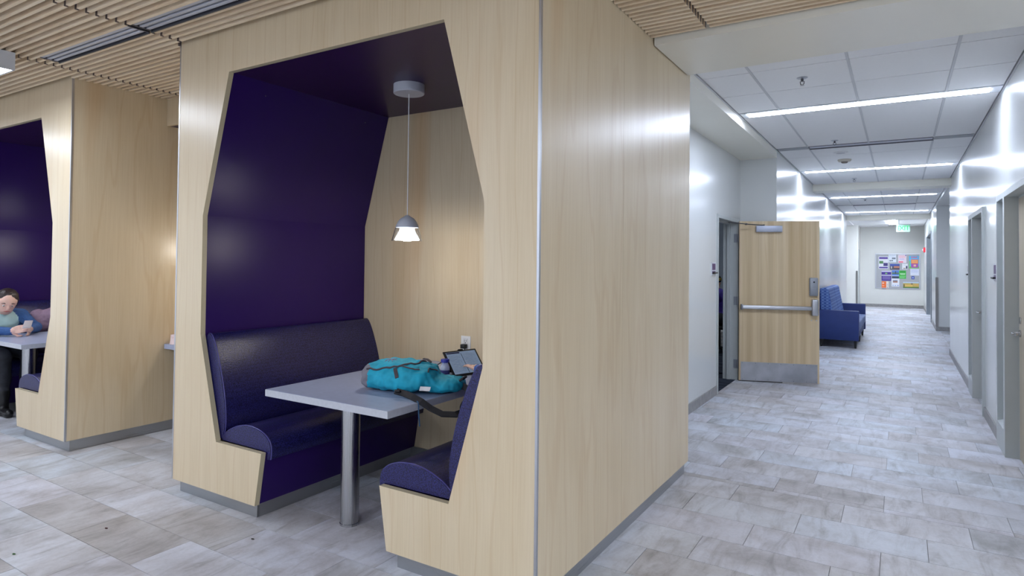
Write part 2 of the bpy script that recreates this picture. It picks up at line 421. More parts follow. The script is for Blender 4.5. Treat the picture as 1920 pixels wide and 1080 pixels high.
# ================================================================== CORRIDOR SHELL
struct(MB().box(-1.27, 6, 3.775, 4.50, 2.835, 3.1).build('ceiling_soffit', SOFFIT), 'off white dropped soffit between the wooden slats and the corridor ceiling', 'soffit')
struct(MB().box(-1.93, -1.775, YB-.0, 7.50, 0, 2.87).box(-1.93, -1.775, 7.50, 8.65, 2.075, 2.87).box(-1.93, -1.775, 8.65, 8.92, 0, 2.87).build('wall_left', WALL), 'off white wall beside the open wooden door')
struct(MB().box(-1.775, CL, 8.77, 8.92, 0, 2.87).box(-1.48, CL, 8.92, 21.55, 0, 3.05).box(-1.48, CL, 8.77, 8.92, 2.87, 3.05).build('wall_corridor_left', WALL), 'glossy off white left wall of the corridor behind the blue sofa')
struct(MB().box(-1.93, CL, 4.50, 8.77, 2.866, 3.05).build('ceiling_alcove', SOFFIT), 'off white low ceiling over the recessed doorway', 'soffit')
struct(MB().box(CR_, .95, 4.5, 5.34, 0, 3.05).box(CR_, .95, 5.34, 6.88, 2.10, 3.05).box(CR_, .95, 6.88, 7.98, 0, 3.05).box(CR_, .95, 7.98, 9.52, 2.10, 3.05)
       .box(CR_, .95, 9.52, 13.2, 0, 3.05).box(CR_, .95, 13.2, 17.8, 2.89, 3.05).box(.95, 2.6, 17.8, 17.95, 0, 3.05).box(CR_, .95, 17.8, 20.4, 0, 3.05).box(CR_, .95, 20.4, 23.6, 2.38, 3.05).box(CR_, .95, 23.6, YE, 0, 3.05)
       .build('wall_right', WALL), 'glossy off white right wall of the corridor with doors and a recess')
struct(MB().box(2.45, 2.6, 13.0, 17.8, 0, 3.05).box(.95, 2.6, 13.05, 13.2, 0, 3.05).box(.95, 2.6, 13.2, 17.8, 2.9, 3.05).build('wall_recess', WALL_MATTE), 'pale wall inside the recess on the right of the corridor')
struct(MB().box(.95, 6, 4.5, 4.65, 0, 3.05).build('wall_lounge', WALL_MATTE), 'off white lounge wall right of the corridor mouth')
struct(MB().box(-3.6, 2.5, YE, YE+.15, 0, 3.05).build('wall_end', WALL_MATTE), 'off white end wall of the corridor carrying the notice board')
struct(MB().box(-3.6, -1.215, 25.0, 25.15, 0, 3.05).box(-1.37, -1.215, 25.15, YE, 0, 3.05).box(-3.6, -3.45, 21.55, 25.0, 0, 3.05).box(-3.6, -1.48, 21.4, 21.55, 0, 3.05).build('wall_cross', WALL_MATTE), 'pale wall stub beyond the sofa at the far left of the corridor')
struct(MB().box(-13, -1.775, 4.6, 4.75, 0, 3.05).build('wall_back', WALL_MATTE), 'wall behind the wooden booths')
struct(MB().box(.95, 1.1, 19.9, 24.1, 0, 2.5).build('wall_doorway', plain('doorway_grey', S(128, 134, 140), .6)), 'grey recess inside the far right doorway')
# office behind the open door
struct(MB().box(-5.7, -5.6, 6.2, 13, 0, 2.9).box(-5.6, -1.5, 13, 13.1, 0, 2.9).box(-5.6, -1.9, 6.1, 6.2, 0, 2.9).box(-5.6, -1.48, 8.92, 9.0, 0, .001).box(-5.7, -1.9, 6.1, 13.1, 2.87, 2.95)
       .build('wall_office', plain('office_paint', S(190, 200, 212), .6, var=.02)), 'pale blue grey office wall behind the open door')
# header above slats closing the void
struct(MB().box(-13, -1.28, 3.78, 4.75, 2.95, 3.1).build('ceiling_void', DARK), 'black void above the booths', 'ceiling')
# corridor ceiling
cc = struct(MB().box(-1.33, .80, 4.5, YE, CH+.02, CH+.1).build('ceiling_corridor', TBAR), 'white lay in tile ceiling of the corridor', 'ceiling')
struct(MB().box(-3.45, -1.33, 21.5, 25.0, 2.86, 3.0).build('ceiling_cross', CTILE), 'white ceiling of the side passage', 'ceiling')
tb = MB(); xs = [CL+.012, -.953, -.307, .329, CR_-.012]
slots = []
def bay(y0, y1, cuts):
    ys = [y0]+cuts+[y1]
    for ya, yb in zip(ys[:-1], ys[1:]):
        for i in range(4):
            MB().box(xs[i]+.010, xs[i+1]-.010, ya+.006, yb-.006, CH, CH+.018).build('ceiling_tile', CTILE, cc)
bay(4.51, 6.385, [5.06, 5.71]); bay(6.64, 8.60, []); bay(8.79, 10.84, [9.45]); bay(11.08, 12.76, [])
bay(13.2, 15.3, []); bay(15.55, 17.5, []); bay(17.65, 19.8, []); bay(20.05, 21.25, [])
for x in (-.953, -.307, .329):
    for ya, yb in ((4.5, 6.40), (6.62, 8.61), (8.78, 10.86), (11.07, 12.77), (13.19, 15.32), (15.53, 17.51), (17.64, 19.82), (20.03, 21.3)): tb.box(x-.009, x+.009, ya, yb, CH-.003, CH+.02)
for x in (CL+.006, CR_-.006): tb.box(x-.006, x+.006, 4.5, 21.3, CH-.004, CH+.02)
tb.build('grid_bar', TBAR, cc)
struct(MB().box(CL, CR_, 12.77, 13.19, 2.83, 3.05).build('ceiling_beam', SOFFIT), 'off white beam crossing the corridor ceiling behind the second strip light', 'beam')
struct(MB().box(-3.45, CR_, 21.3, 21.72, 2.82, 3.05).build('ceiling_beam', SOFFIT), 'off white far beam crossing the corridor before the exit sign', 'beam')
fc = struct(MB().box(-1.33, CR_, 21.72, YE, 2.90, 3.0).build('ceiling_far', TBAR), 'white tile ceiling at the far end of the corridor', 'ceiling')
for i, (a, b_) in enumerate([(-1.31, -.33), (.0, .70)]):
    for y0 in (21.75, 23.4, 25.1): box('ceiling_tile', CTILE, (a, b_, y0+.01, y0+1.6, 2.885, 2.90), fc)

def strip_light(y0, y1, label):
    t = thing('strip_light', (-.305, (y0+y1)/2, CH), label, 'strip light', 'recessed strip lights across the corridor ceiling')
    x0, x1 = CL+.03, CR_-.02
    fr = MB().box(x0, x1, y0, y0+.05, CH-.004, CH+.015).box(x0, x1, y1-.05, y1, CH-.004, CH+.015).box(x0, x0+.055, y0+.05, y1-.05, CH-.004, CH+.015).box(x1-.075, x1, y0+.05, y1-.05, CH-.004, CH+.015)
    fr.build('frame', FIXW, t)
    box('diffuser', LED, (x0+.055, x1-.075, y0+.05, y1-.05, CH-.009, CH+.006), t)
strip_light(6.40, 6.62, 'nearest white strip light across the corridor ceiling')
strip_light(10.86, 11.07, 'second white strip light in front of the ceiling beam')
strip_light(15.32, 15.53, 'third white strip light just beyond the ceiling beam')
strip_light(19.82, 20.03, 'farthest white strip light across the corridor ceiling')
t = thing('ceiling_light', (-.16, 24, 2.885), 'small square lit ceiling light left of the exit sign', 'ceiling light')
box('frame', FIXW, (-.38, -.02, 22.2, 25.8, 2.886, 2.90), t); box('diffuser', emis('far_panel_lit', (.86, .94, 1.1, 1), 60), (-.29, -.10, 22.6, 25.0, 2.868, 2.884), t)
for i, (ya, yb) in enumerate([(8.61, 8.78), (17.51, 17.64)]):
    l = ['grey slot diffuser across the corridor ceiling between the first two strip lights', 'thin dark slot diffuser between the two far strip lights'][i]
    t = slot_diffuser(-.95, .33, ya, yb, CH, l, n=3, group='slot diffusers in the corridor ceiling')
    box('blank_plate', ALU_DARK if i else plain('slot_blank', S(150, 153, 158), .5), (CL+.03, -.955, ya, yb, CH-.002, CH+.012), t)
    box('blank_plate', ALU_DARK if i else bpy.data.materials['slot_blank'], (.335, CR_-.03, ya, yb, CH-.002, CH+.012), t)

# baseboards
struct(MB().box(-1.775, -1.763, YB, 7.49, 0, .10).build('baseboard_left', BASEB), 'grey stone baseboard left of the open door', 'baseboard')
struct(MB().box(CL, CL+.012, 8.77, 21.5, 0, .10).build('baseboard_corridor', BASEB), 'grey stone baseboard behind the sofa', 'baseboard')
struct(MB().box(.711, CR_, 6.89, 7.97, 0, .10).box(.711, CR_, 9.53, 13.2, 0, .10).box(.711, CR_, 17.8, 20.3, 0, .10).box(.711, 2.4, 17.788, 17.8, 0, .10).box(.711, CR_, 23.7, YE, 0, .10).build('baseboard_right', BASEB), 'grey stone baseboard along the right corridor wall', 'baseboard')
struct(MB().box(-1.21, .711, YE-.012, YE, 0, .10).build('baseboard_end', BASEB), 'grey stone baseboard on the end wall', 'baseboard')

# ================================================================== RIGHT DOORS
GLASS = None
def glass(name, tint=(.9, .95, .95, 1), rough=.05):
    m, N, L, b = base(name, tint, rough); b.inputs['Transmission Weight'].default_value = 1; b.inputs['IOR'].default_value = 1.45; return m
GLASS = plain('sidelight_glass', S(150, 160, 164), .12, var=.02)
def right_door(n, y0, label):
    t = thing('door_%d' % n, (.77, y0-.77, 0), label, 'door', kind='structure')
    fr = MB(); X0, X1 = .700, .90
    y1 = y0-1.54
    fr.box(X0, X1, y0-.045, y0, 0, 2.05); fr.box(X0, X1, y1, y1+.045, 0, 2.05); fr.box(X0, X1, y1, y0, 2.05, 2.10)
    fr.box(X0, X1, y0-.50, y0-.42, 0, 2.05)
    fr.box(X0, X1, y0-.42, y0-.045, 0, .20)
    fr.box(X0+.09, X0+.115, y0-.515, y0-.50, 0, 2.05); fr.box(X0+.09, X0+.115, y1+.045, y0-.515, 2.035, 2.05)
    fr.build('door_frame', FRAMEP, t)
    MB().prism([(X0, .20), (X1, .20), (X1, .25)], y0-.42, y0-.045, axis='y').build('window_sill', FRAMEP, t)
    box('sidelight_pane', GLASS, (.83, .84, y0-.42, y0-.045, .2, 2.05), t)
    leaf = box('door_leaf', TANDOOR, (.79, .835, y1+.05, y0-.515, .01, 2.035), t)
    h = MB().lathe([(.028, 0), (.028, .012), (.012, .014), (.012, .05)], (0, 0, 0), 14, M=Matrix.Translation((.79, y0-.585, .985)) @ Matrix.Rotation(-math.pi/2, 4, 'Y'))
    h.tube([(.738, y0-.575, .985), (.738, y0-.70, .985), (.75, y0-.72, .985)], [.011, .010, .009], 10)
    h.build('lever_handle', STEEL, leaf, smooth=40, label='satin steel lever handle')
    MB().box(.782, .79, y0-.61, y0-.56, 1.06, 1.11, r=.003).build('lock_rose', STEEL, leaf, smooth=40)
right_door(2, 6.88, 'nearest tan door with grey frame and sidelight on the right wall')
right_door(3, 9.52, 'farther tan door with grey frame and sidelight on the right wall')
# far doorway jamb
struct(MB().box(.70, .80, 20.36, 20.41, 0, 2.37).box(.70, .80, 23.59, 23.64, 0, 2.37).box(.70, .80, 20.36, 23.64, 2.37, 2.42).build('door_4', plain('grey_jamb', S(140, 147, 152), .5)), 'grey doorway near the red alarm at the far right', 'doorway')
struct(MB().box(-1.225, -1.205, 25.35, 26.3, 0, 2.05).box(-1.20, -1.19, 25.42, 25.47, .98, 1.08).build('door_5', FRAMEP), 'narrow grey door edge on the far left stub wall', 'door')

# ================================================================== OPEN WOODEN DOOR
fr = MB()
fr.box(-1.95, -1.762, 7.50, 7.555, 0, 2.03); fr.box(-1.95, -1.762, 8.595, 8.65, 0, 2.03); fr.box(-1.95, -1.762, 7.50, 8.65, 2.03, 2.075)
fr.box(-1.90, -1.875, 7.555, 7.575, 0, 2.03); fr.box(-1.90, -1.86, 8.575, 8.595, 0, 2.03); fr.box(-1.90, -1.861, 7.575, 8.575, 2.012, 2.03)
struct(fr.build('trim_1', FRAMEP), 'pale grey steel door frame around the office doorway', 'door frame')
HX, HY, DANG = -1.752, 8.575, math.atan2(.315, .89)
DM = Matrix.Translation((HX, HY, 0)) @ Matrix.Rotation(DANG, 4, 'Z')
dl = thing('door_1', (HX, HY, 0), 'open maple veneer door with push bar and steel kick plate', 'door', kind='structure')
DW = .948
MB().box(0, DW, -.045, 0, .012, 2.045, r=.002, seg=1, M=DM).build('door_leaf', DOORW, dl)
def dpart(name, mat, mb, parent=dl, label=None): return mb.build(name, mat, parent, smooth=40, label=label)
kp = dpart('kick_plate', plain('kick_plate_steel', S(176, 178, 184), .38, metal=.85, var=.12, scale=7), MB().box(.022, DW-.022, -.0475, -.045, .014, .25, M=DM), label='scuffed steel kick plate')
sc = MB()
for x in (.04, .2, .35, .5, .65, .8, .91):
    for z in (.03, .236): sc.ball(DM @ Vector((x, -.048, z)), .004, 8)
dpart('screw', ALU_DARK, sc, kp)
bar = dpart('push_bar', brushed('push_bar_alu', S(205, 208, 214), .3, (2, 2, 120)), MB().box(.03, .86, -.105, -.06, .925, .975, r=.012, seg=3, M=DM), label='silver horizontal push bar')
dpart('push_pad', ALU, MB().box(.36, .84, -.112, -.10, .932, .968, r=.004, M=DM), bar)
dpart('end_cap', plain('bar_end_cap', S(150, 153, 160), .4, metal=.6), MB().box(.018, .04, -.108, -.044, .915, .985, r=.006, M=DM), bar)
dpart('latch_case', ALU, MB().box(.845, .925, -.115, -.045, .86, 1.065, r=.016, seg=3, M=DM), bar)
lk = dpart('lock_housing', plain('lock_grey', S(158, 162, 170), .4, metal=.5), MB().box(.825, .925, -.085, -.045, 1.105, 1.335, r=.014, seg=3, M=DM), label='grey electronic lock housing')
dpart('lock_cylinder', BLACK, MB().lathe([(.010, 0), (.010, .006)], (0, 0, 0), 12, M=DM @ Matrix.Translation((.875, -.085, 1.28)) @ Matrix.Rotation(math.pi/2, 4, 'X')), lk)
dpart('lock_grille', plain('lock_grille', S(138, 142, 150), .5, metal=.5), MB().box(.833, .917, -.087, -.083, 1.115, 1.205, r=.003, M=DM), lk)
cl = dpart('door_closer', plain('closer_silver', S(176, 182, 198), .4, metal=.4), MB().box(.195, .505, -.105, -.045, 1.905, 1.985, r=.006, M=DM), label='silver door closer box')
am = MB(); P0 = DM @ Vector((.29, -.075, 1.99)); P1 = DM @ Vector((.06, -.20, 2.0)); P2 = Vector((-1.80, 8.20, 2.015))
am.tube([DM @ Vector((.29, -.075, 1.98)), DM @ Vector((.29, -.075, 2.0))], .012, 10).tube([P0, P1], .006, 8).tube([P1, P2], .006, 8); am.ball(P1, (.02, .02, .012), 10)
dpart('closer_arm', ALU_DARK, am, cl)
for z in (.21, 1.02, 1.83): dpart('hinge', plain('hinge_steel', S(150, 154, 162), .4, metal=.3), MB().box(-1.815, -1.757, 8.588, 8.596, z-.055, z+.055).box(-1.768, -1.752, 8.566, 8.596, z-.057, z+.057, r=.005))
dpart('door_sweep', BLACK, MB().box(0, DW*.55, -.04, -.005, .003, .013, M=DM))
sc = MB()
for x in (.855, .912): sc.lathe([(.008, 0), (.008, .004)], (0, 0, 0), 10, M=DM @ Matrix.Translation((x, -.045, .80)) @ Matrix.Rotation(math.pi/2, 4, 'X'))
dpart('screw_cover', ALU, sc)

# ================================================================== BOOTHS
def mir(poly, sgn): return [(BX+sgn*u, z) for u, z in poly]
def make_booth(label):
    t = thing('wooden_booth', (BX, YF, 0), label, 'booth', 'maple booths with purple lining')
    H = HB-.002
    poly = [(-H, .086), (-.50, .086), (-.45, .392), (-.872, .392), (-1.05, 1.026), (-1.05, 1.765), (-.812, 2.626), (.812, 2.626), (1.05, 1.765), (1.05, 1.026), (.872, .392), (.45, .392), (.50, .086), (H, .086), (H, 2.99), (-H, 2.99)]
    mb = MB().prism([(BX+u, z) for u, z in poly], YF, YF+.032)
    n = len(poly); mb.m = [1, 0]+[2]*n      # edges banded
    mb.m[0] = 0; mb.m[1] = 0
    mb.build('front_panel', [MAPLE, MAPLE, MAPLE_EDGE], t)
    for s in (-1, 1):
        X = BX+s*HB
        for (a, b_) in ((YF+.012, 3.298), (3.300, YB)):
            box('side_panel', MAPLE, (min(X, X-s*.025), max(X, X-s*.025), a, b_, .086, 2.99), t)
        xa, xb = sorted((X-s*.010, X+s*.0015))
        box('corner_trim', ALU, (xa, xb, YF-.0015, YF+.0125, .086, 2.99), t, label='thin aluminium corner trim')
        # lining
        lin = [(1.052, .95), (1.052, 1.765), (1.075, 1.765), (1.075, .95)]
        MB().prism(mir(lin, s), YF+.032, YI).build('side_lining', PURPLE, t)
        lin2 = [(1.052, 1.765), (.814, 2.628), (.84, 2.64), (1.075, 1.77)]
        MB().prism(mir(lin2, s), YF+.032, YI).build('sloped_lining', PURPLE, t)
        k = MB(); xo = X-s*.022; xi = BX+s*.535
        xa, xb = sorted((xo, xi)); k.box(xa, xb, YF+.045, YF+.06, 0, .086)
        xa, xb = sorted((xo, xo-s*.015)); k.box(xa, xb, YF+.06, YB-.02, 0, .086)
        k.build('kick_plate', STEEL_KICK, t, label='brushed steel kick plate')
    box('ceiling_lining', PURPLE_DARK, (BX-.83, BX+.83, YF+.032, YI, 2.628, 2.65), t)
    bp = [(-1.05, .086), (1.05, .086), (1.05, 1.765), (.812, 2.63), (-.812, 2.63), (-1.05, 1.765)]
    MB().prism([(BX+u, z) for u, z in bp], YI, YI+.02).build('back_panel', MAPLE, t)
    box('kick_plate', STEEL_KICK, (BX-.535, BX+.535, YI-.012, YI, 0, .086), t)
    box('rear_panel', MAPLE, (BX-HB+.026, BX+HB-.026, YB-.022, YB-.001, .086, 2.99), t)
    for s, yy in ((-1, 2.62), (-1, 3.52), (1, 2.62), (1, 3.52)): MB().ball((BX+s*.835, yy, 2.545), .004, 8).build('screw_cap', ALU_DARK, t)
    return t
def rounded(pts, sub=6):
    """Catmull-Rom resample of an open profile"""
    out = []; P = [pts[0]]+pts+[pts[-1]]
    for i in range(1, len(P)-2):
        for k in range(sub):
            t = k/sub; a, b_, c, d = P[i-1], P[i], P[i+1], P[i+2]
            out.append(tuple(.5*((2*b_[j])+(-a[j]+c[j])*t+(2*a[j]-5*b_[j]+4*c[j]-d[j])*t*t+(-a[j]+3*b_[j]-3*c[j]+d[j])*t**3) for j in (0, 1)))
    return out+[pts[-1]]
def cushion(prof, y0, y1, s, r=.014):
    """extruded closed profile (u,z) with softened ends"""
    n = len(prof); cu = sum(p[0] for p in prof)/n; cz = sum(p[1] for p in prof)/n
    mb = MB(); vs = []; fs = []
    st = [(y0, 1-.9*r/.1), (y0+r*.3, 1-.35*r/.1), (y0+r, 1.0), (y0+.35*(y1-y0), 1.0), (y0+.7*(y1-y0), 1.0), (y1-r, 1.0), (y1, .93)]
    for y, k in st: vs += [(BX+s*(cu+(u-cu)*(1 if k == 1 else .97+.03*k)-0), y, cz+(z-cz)*(1 if k == 1 else .95+.05*k)) for u, z in prof]
    for i in range(len(st)-1): fs += [(i*n+k, i*n+(k+1) % n, (i+1)*n+(k+1) % n, (i+1)*n+k) for k in range(n)]
    fs += [list(range(n)), [(len(st)-1)*n+k for k in range(n)][::-1]]
    return mb.add(vs, fs)
def make_bench(s, label):
    t = thing('booth_bench', (BX+s*.75, (YF+YI)/2, 0), label, 'bench', 'purple booth benches')
    Y0 = YF+.034; Y1 = YI-.002
    base_poly = [(.455, .392), (.505, .086), (1.04, .086), (1.04, .95), (1.05, .95), (1.05, .3), (.52, .392)]
    MB().prism(mir([(.455, .390), (.505, .088), (.53, .088), (.48, .390)], s), Y0, Y1).build('base_panel', PURPLE, t)
    k = sorted((BX+s*.535, BX+s*.55)); box('kick_plate', STEEL_KICK, (k[0], k[1], Y0+.012, Y1, 0, .086), t)
    backp = rounded([(1.042, 1.015), (1.025, 1.030), (.995, 1.018), (.955, .95), (.905, .82), (.868, .69), (.848, .57), (.848, .47), (.865, .405)], 5)+[(.885, .40), (1.048, .98)]
    bk = cushion(backp, Y0+.004, Y1, s).build('backrest', VINYL, t, smooth=45)
    MB().tube([(BX+s*u, Y0+.012, z) for u, z in backp[3:-2]], .0045, 6).build('piping', PIPING, bk, smooth=60)
    seatp = rounded([(.862, .425), (.80, .468), (.70, .505), (.60, .515), (.50, .497), (.435, .455), (.418, .405), (.424, .352)], 5)+[(.448, .348), (.452, .394), (.868, .396)]
    st = cushion(seatp, Y0+.004, Y1, s).build('seat_cushion', VINYL, t, smooth=45)
    MB().tube([(BX+s*u, Y0+.012, z) for u, z in seatp[1:-3]], .0045, 6).build('piping', PIPING, st, smooth=60)
    return t
def make_table(label):
    t = thing('booth_table', (BX, 3.0, 0), label, 'table', 'grey booth tables')
    tp = box('table_top', TABLE, (BX-.460, BX+.470, 2.370, YI-.003, .712, .752), t, r=.002, seg=1)
    MB().box(BX-.461, BX+.471, 2.3685, 2.371, .7135, .7505).box(BX-.4615, BX-.459, 2.37, YI-.004, .7135, .7505).box(BX+.469, BX+.4715, 2.37, YI-.004, .7135, .7505).build('edge_band', TABLE_EDGE, tp)
    MB().lathe([(.0525, 0), (.0525, .706)], (BX-.033, 2.622, 0), 40).build('leg', STEEL, t, smooth=40)
    MB().lathe([(.055, 0), (.055, .012), (.0526, .014)], (BX-.033, 2.622, .0), 40).build('foot_ring', STEEL, t, smooth=40)
    box('mounting_plate', ALU_DARK, (BX-.12, BX+.06, 2.54, 2.71, .704, .712), t)
    box('wall_cleat', ALU_DARK, (BX-.42, BX+.43, YI-.03, YI-.002, .675, .712), t)
    return t
GLASSC = glass('lamp_glass', (.95, .97, 1, 1), .02)
def make_pendant(x, y, ztop, zb, label):
    t = thing('pendant_lamp', (x, y, zb), label, 'pendant lamp', 'bell shaped pendant lamps')
    MB().lathe([(.0, -.058), (.096, -.058), (.100, -.054), (.100, 0), (0, 0)], (x, y, ztop), 36).build('canopy', plain('lamp_canopy', S(186, 188, 196), .45) if 'lamp_canopy' not in bpy.data.materials else bpy.data.materials['lamp_canopy'], t, smooth=35)
    MB().tube([(x, y, ztop-.058), (x, y, zb+.155)], .0032, 8).build('cord', WHITE, t, smooth=60)
    cap = [(.0, .166), (.012, .165), (.02, .158), (.042, .146), (.060, .125), (.070, .103), (.075, .086), (.073, .086), (.066, .105), (.055, .124), (.036, .142), (0, .15)]
    cap_mb = MB().lathe(cap, (x, y, zb), 36); cap_mb.build('shade_cap', plain('lamp_cap', S(196, 200, 210), .4) if 'lamp_cap' not in bpy.data.materials else bpy.data.materials['lamp_cap'], t, smooth=40, label='satin silver shade cap')
    gl = [(.075, .086), (.083, .06), (.091, .03), (.099, 0), (.0965, 0), (.0885, .03), (.0805, .06), (.0725, .086)]
    MB().lathe(gl, (x, y, zb), 36, close=True).build('glass_shade', GLASSC, t, smooth=40, label='clear glass lower shade')
    df = [(.0, .083), (.046, .083), (.050, .06), (.060, .04), (.078, .012), (.080, .006), (.0, .006)]
    MB().lathe(df, (x, y, zb), 32).build('inner_diffuser', BULB, t, smooth=40, label='glowing white inner diffuser')
    ld = bpy.data.lights.new('pendant_glow', 'POINT'); ld.energy = PEND_W; ld.shadow_soft_size = .03; ld.color = (1, .93, .84)
    lo = bpy.data.objects.new('pendant_glow', ld); COL.objects.link(lo); lo.parent = t; lo.location = (0, 0, -.035)
    return t
booth = make_booth('near maple booth with angular opening and purple lining')
bl = make_bench(-1, 'left purple vinyl bench of the near booth')
br = make_bench(1, 'right purple vinyl bench of the near booth, mostly hidden by the panel')
tab = make_table('grey laminate table with steel post in the near booth')
pen = make_pendant(-2.668, 3.12, 2.628, 1.622, 'bell shaped pendant lamp hanging in the near booth')
OFF = (B2, 0, 0)
for o, l in ((booth, 'farther maple booth at the left edge with the seated woman'), (bl, 'left purple bench the woman sits on in the far booth'), (br, 'right purple bench of the booth at the left edge'), (tab, 'grey table the woman leans on in the far booth')):
    copy_tree(o, OFF)['label'] = l
make_pendant(-2.668+B2, 3.12, 2.628, 1.622, 'pendant lamp above the table of the far booth')

# nook between the booths
nx0, nx1 = BX+B2+HB+.002, BX-HB-.002
nk = thing('booth_nook', ((nx0+nx1)/2, 3.1, 0), 'narrow maple nook between the booths with purple underside', 'alcove')
box('header_panel', MAPLE, (nx0, nx1, 3.085, 3.11, 2.64, 2.98), nk)
box('ceiling_lining', PURPLE_DARK, (nx0, nx1, 3.11, 4.0, 2.642, 2.66), nk)
box('back_panel', MAPLE, (nx0, nx1, 4.0, 4.02, .086, 2.66), nk); box('kick_plate', STEEL_KICK, (nx0, nx1, 3.985, 4.0, 0, .086), nk)
ct = thing('counter', ((nx0+nx1)/2, 3.1, 0), 'grey counter in the nook between the two booths', 'counter')
box('counter_top', TABLE, (nx0, nx1, 3.10, 3.99, .71, .752), ct, r=.002, seg=1)
for x in (nx0+.06, nx1-.06): MB().prism([(3.16, .71), (3.95, .71), (3.95, .35), (3.90, .35), (3.90, .60), (3.18, .69)], x-.02, x+.02, axis='x').build('bracket', BLACK, ct)
make_pendant((nx0+nx1)/2-.1, 3.56, 2.642, 1.60, 'pendant lamp in the nook hidden behind the near booth')
bagm = MB(); rng = random.Random(3)
prof = []
for i in range(9):
    a = i/8
    ring = []
    for k in range(14):
        b_ = 2*math.pi*k/14
        rr = (1-.25*a)*(1+.12*math.sin(3*b_+a*2))*(1 if i < 8 else .25)
        ring.append((-5.292+.066*rr*math.cos(b_)-.004*a, 3.175+.060*rr*math.sin(b_), .753+.075*a+(.012*math.sin(5*b_) if i > 5 else 0)))
    prof.append(ring)
bagm.add([p for r_ in prof for p in r_], [(i*14+k, i*14+(k+1) % 14, i*14+14+(k+1) % 14, i*14+14+k) for i in range(8) for k in range(14)]+[list(range(14))[::-1], [8*14+k for k in range(14)]])
tag(bagm.build('folded_scarf', plain('pink_cloth', S(226, 205, 204), .85, bmp=.3), loc=(-5.29, 3.175, .753), smooth=60), 'crumpled pale pink cloth on the nook counter', 'cloth')

# power outlet on the booth back panel
po = thing('power_outlet', (-2.644, YI-.004, .905), 'white wall outlet on the booth back panel above the table', 'outlet')
pl = MB().box(-2.686, -2.602, YI-.006, YI-.0005, .855, .957, r=.003).build('cover_plate', WHITE, po, smooth=40)
MB().box(-2.663, -2.625, YI-.009, YI-.006, .872, .940, r=.002).build('receptacle', plain('outlet_face', S(214, 214, 214), .4, var=0), pl, smooth=40)
sl = MB()
for z, w_ in ((.885, .004), (.922, .003)):
    for x in (-2.652, -2.637): sl.box(x-w_/2, x+w_/2, YI-.0098, YI-.0085, z-.007, z+.007)
sl.box(-2.648, -2.641, YI-.0098, YI-.0085, .905, .911)
sl.build('slot', BLACK, pl)

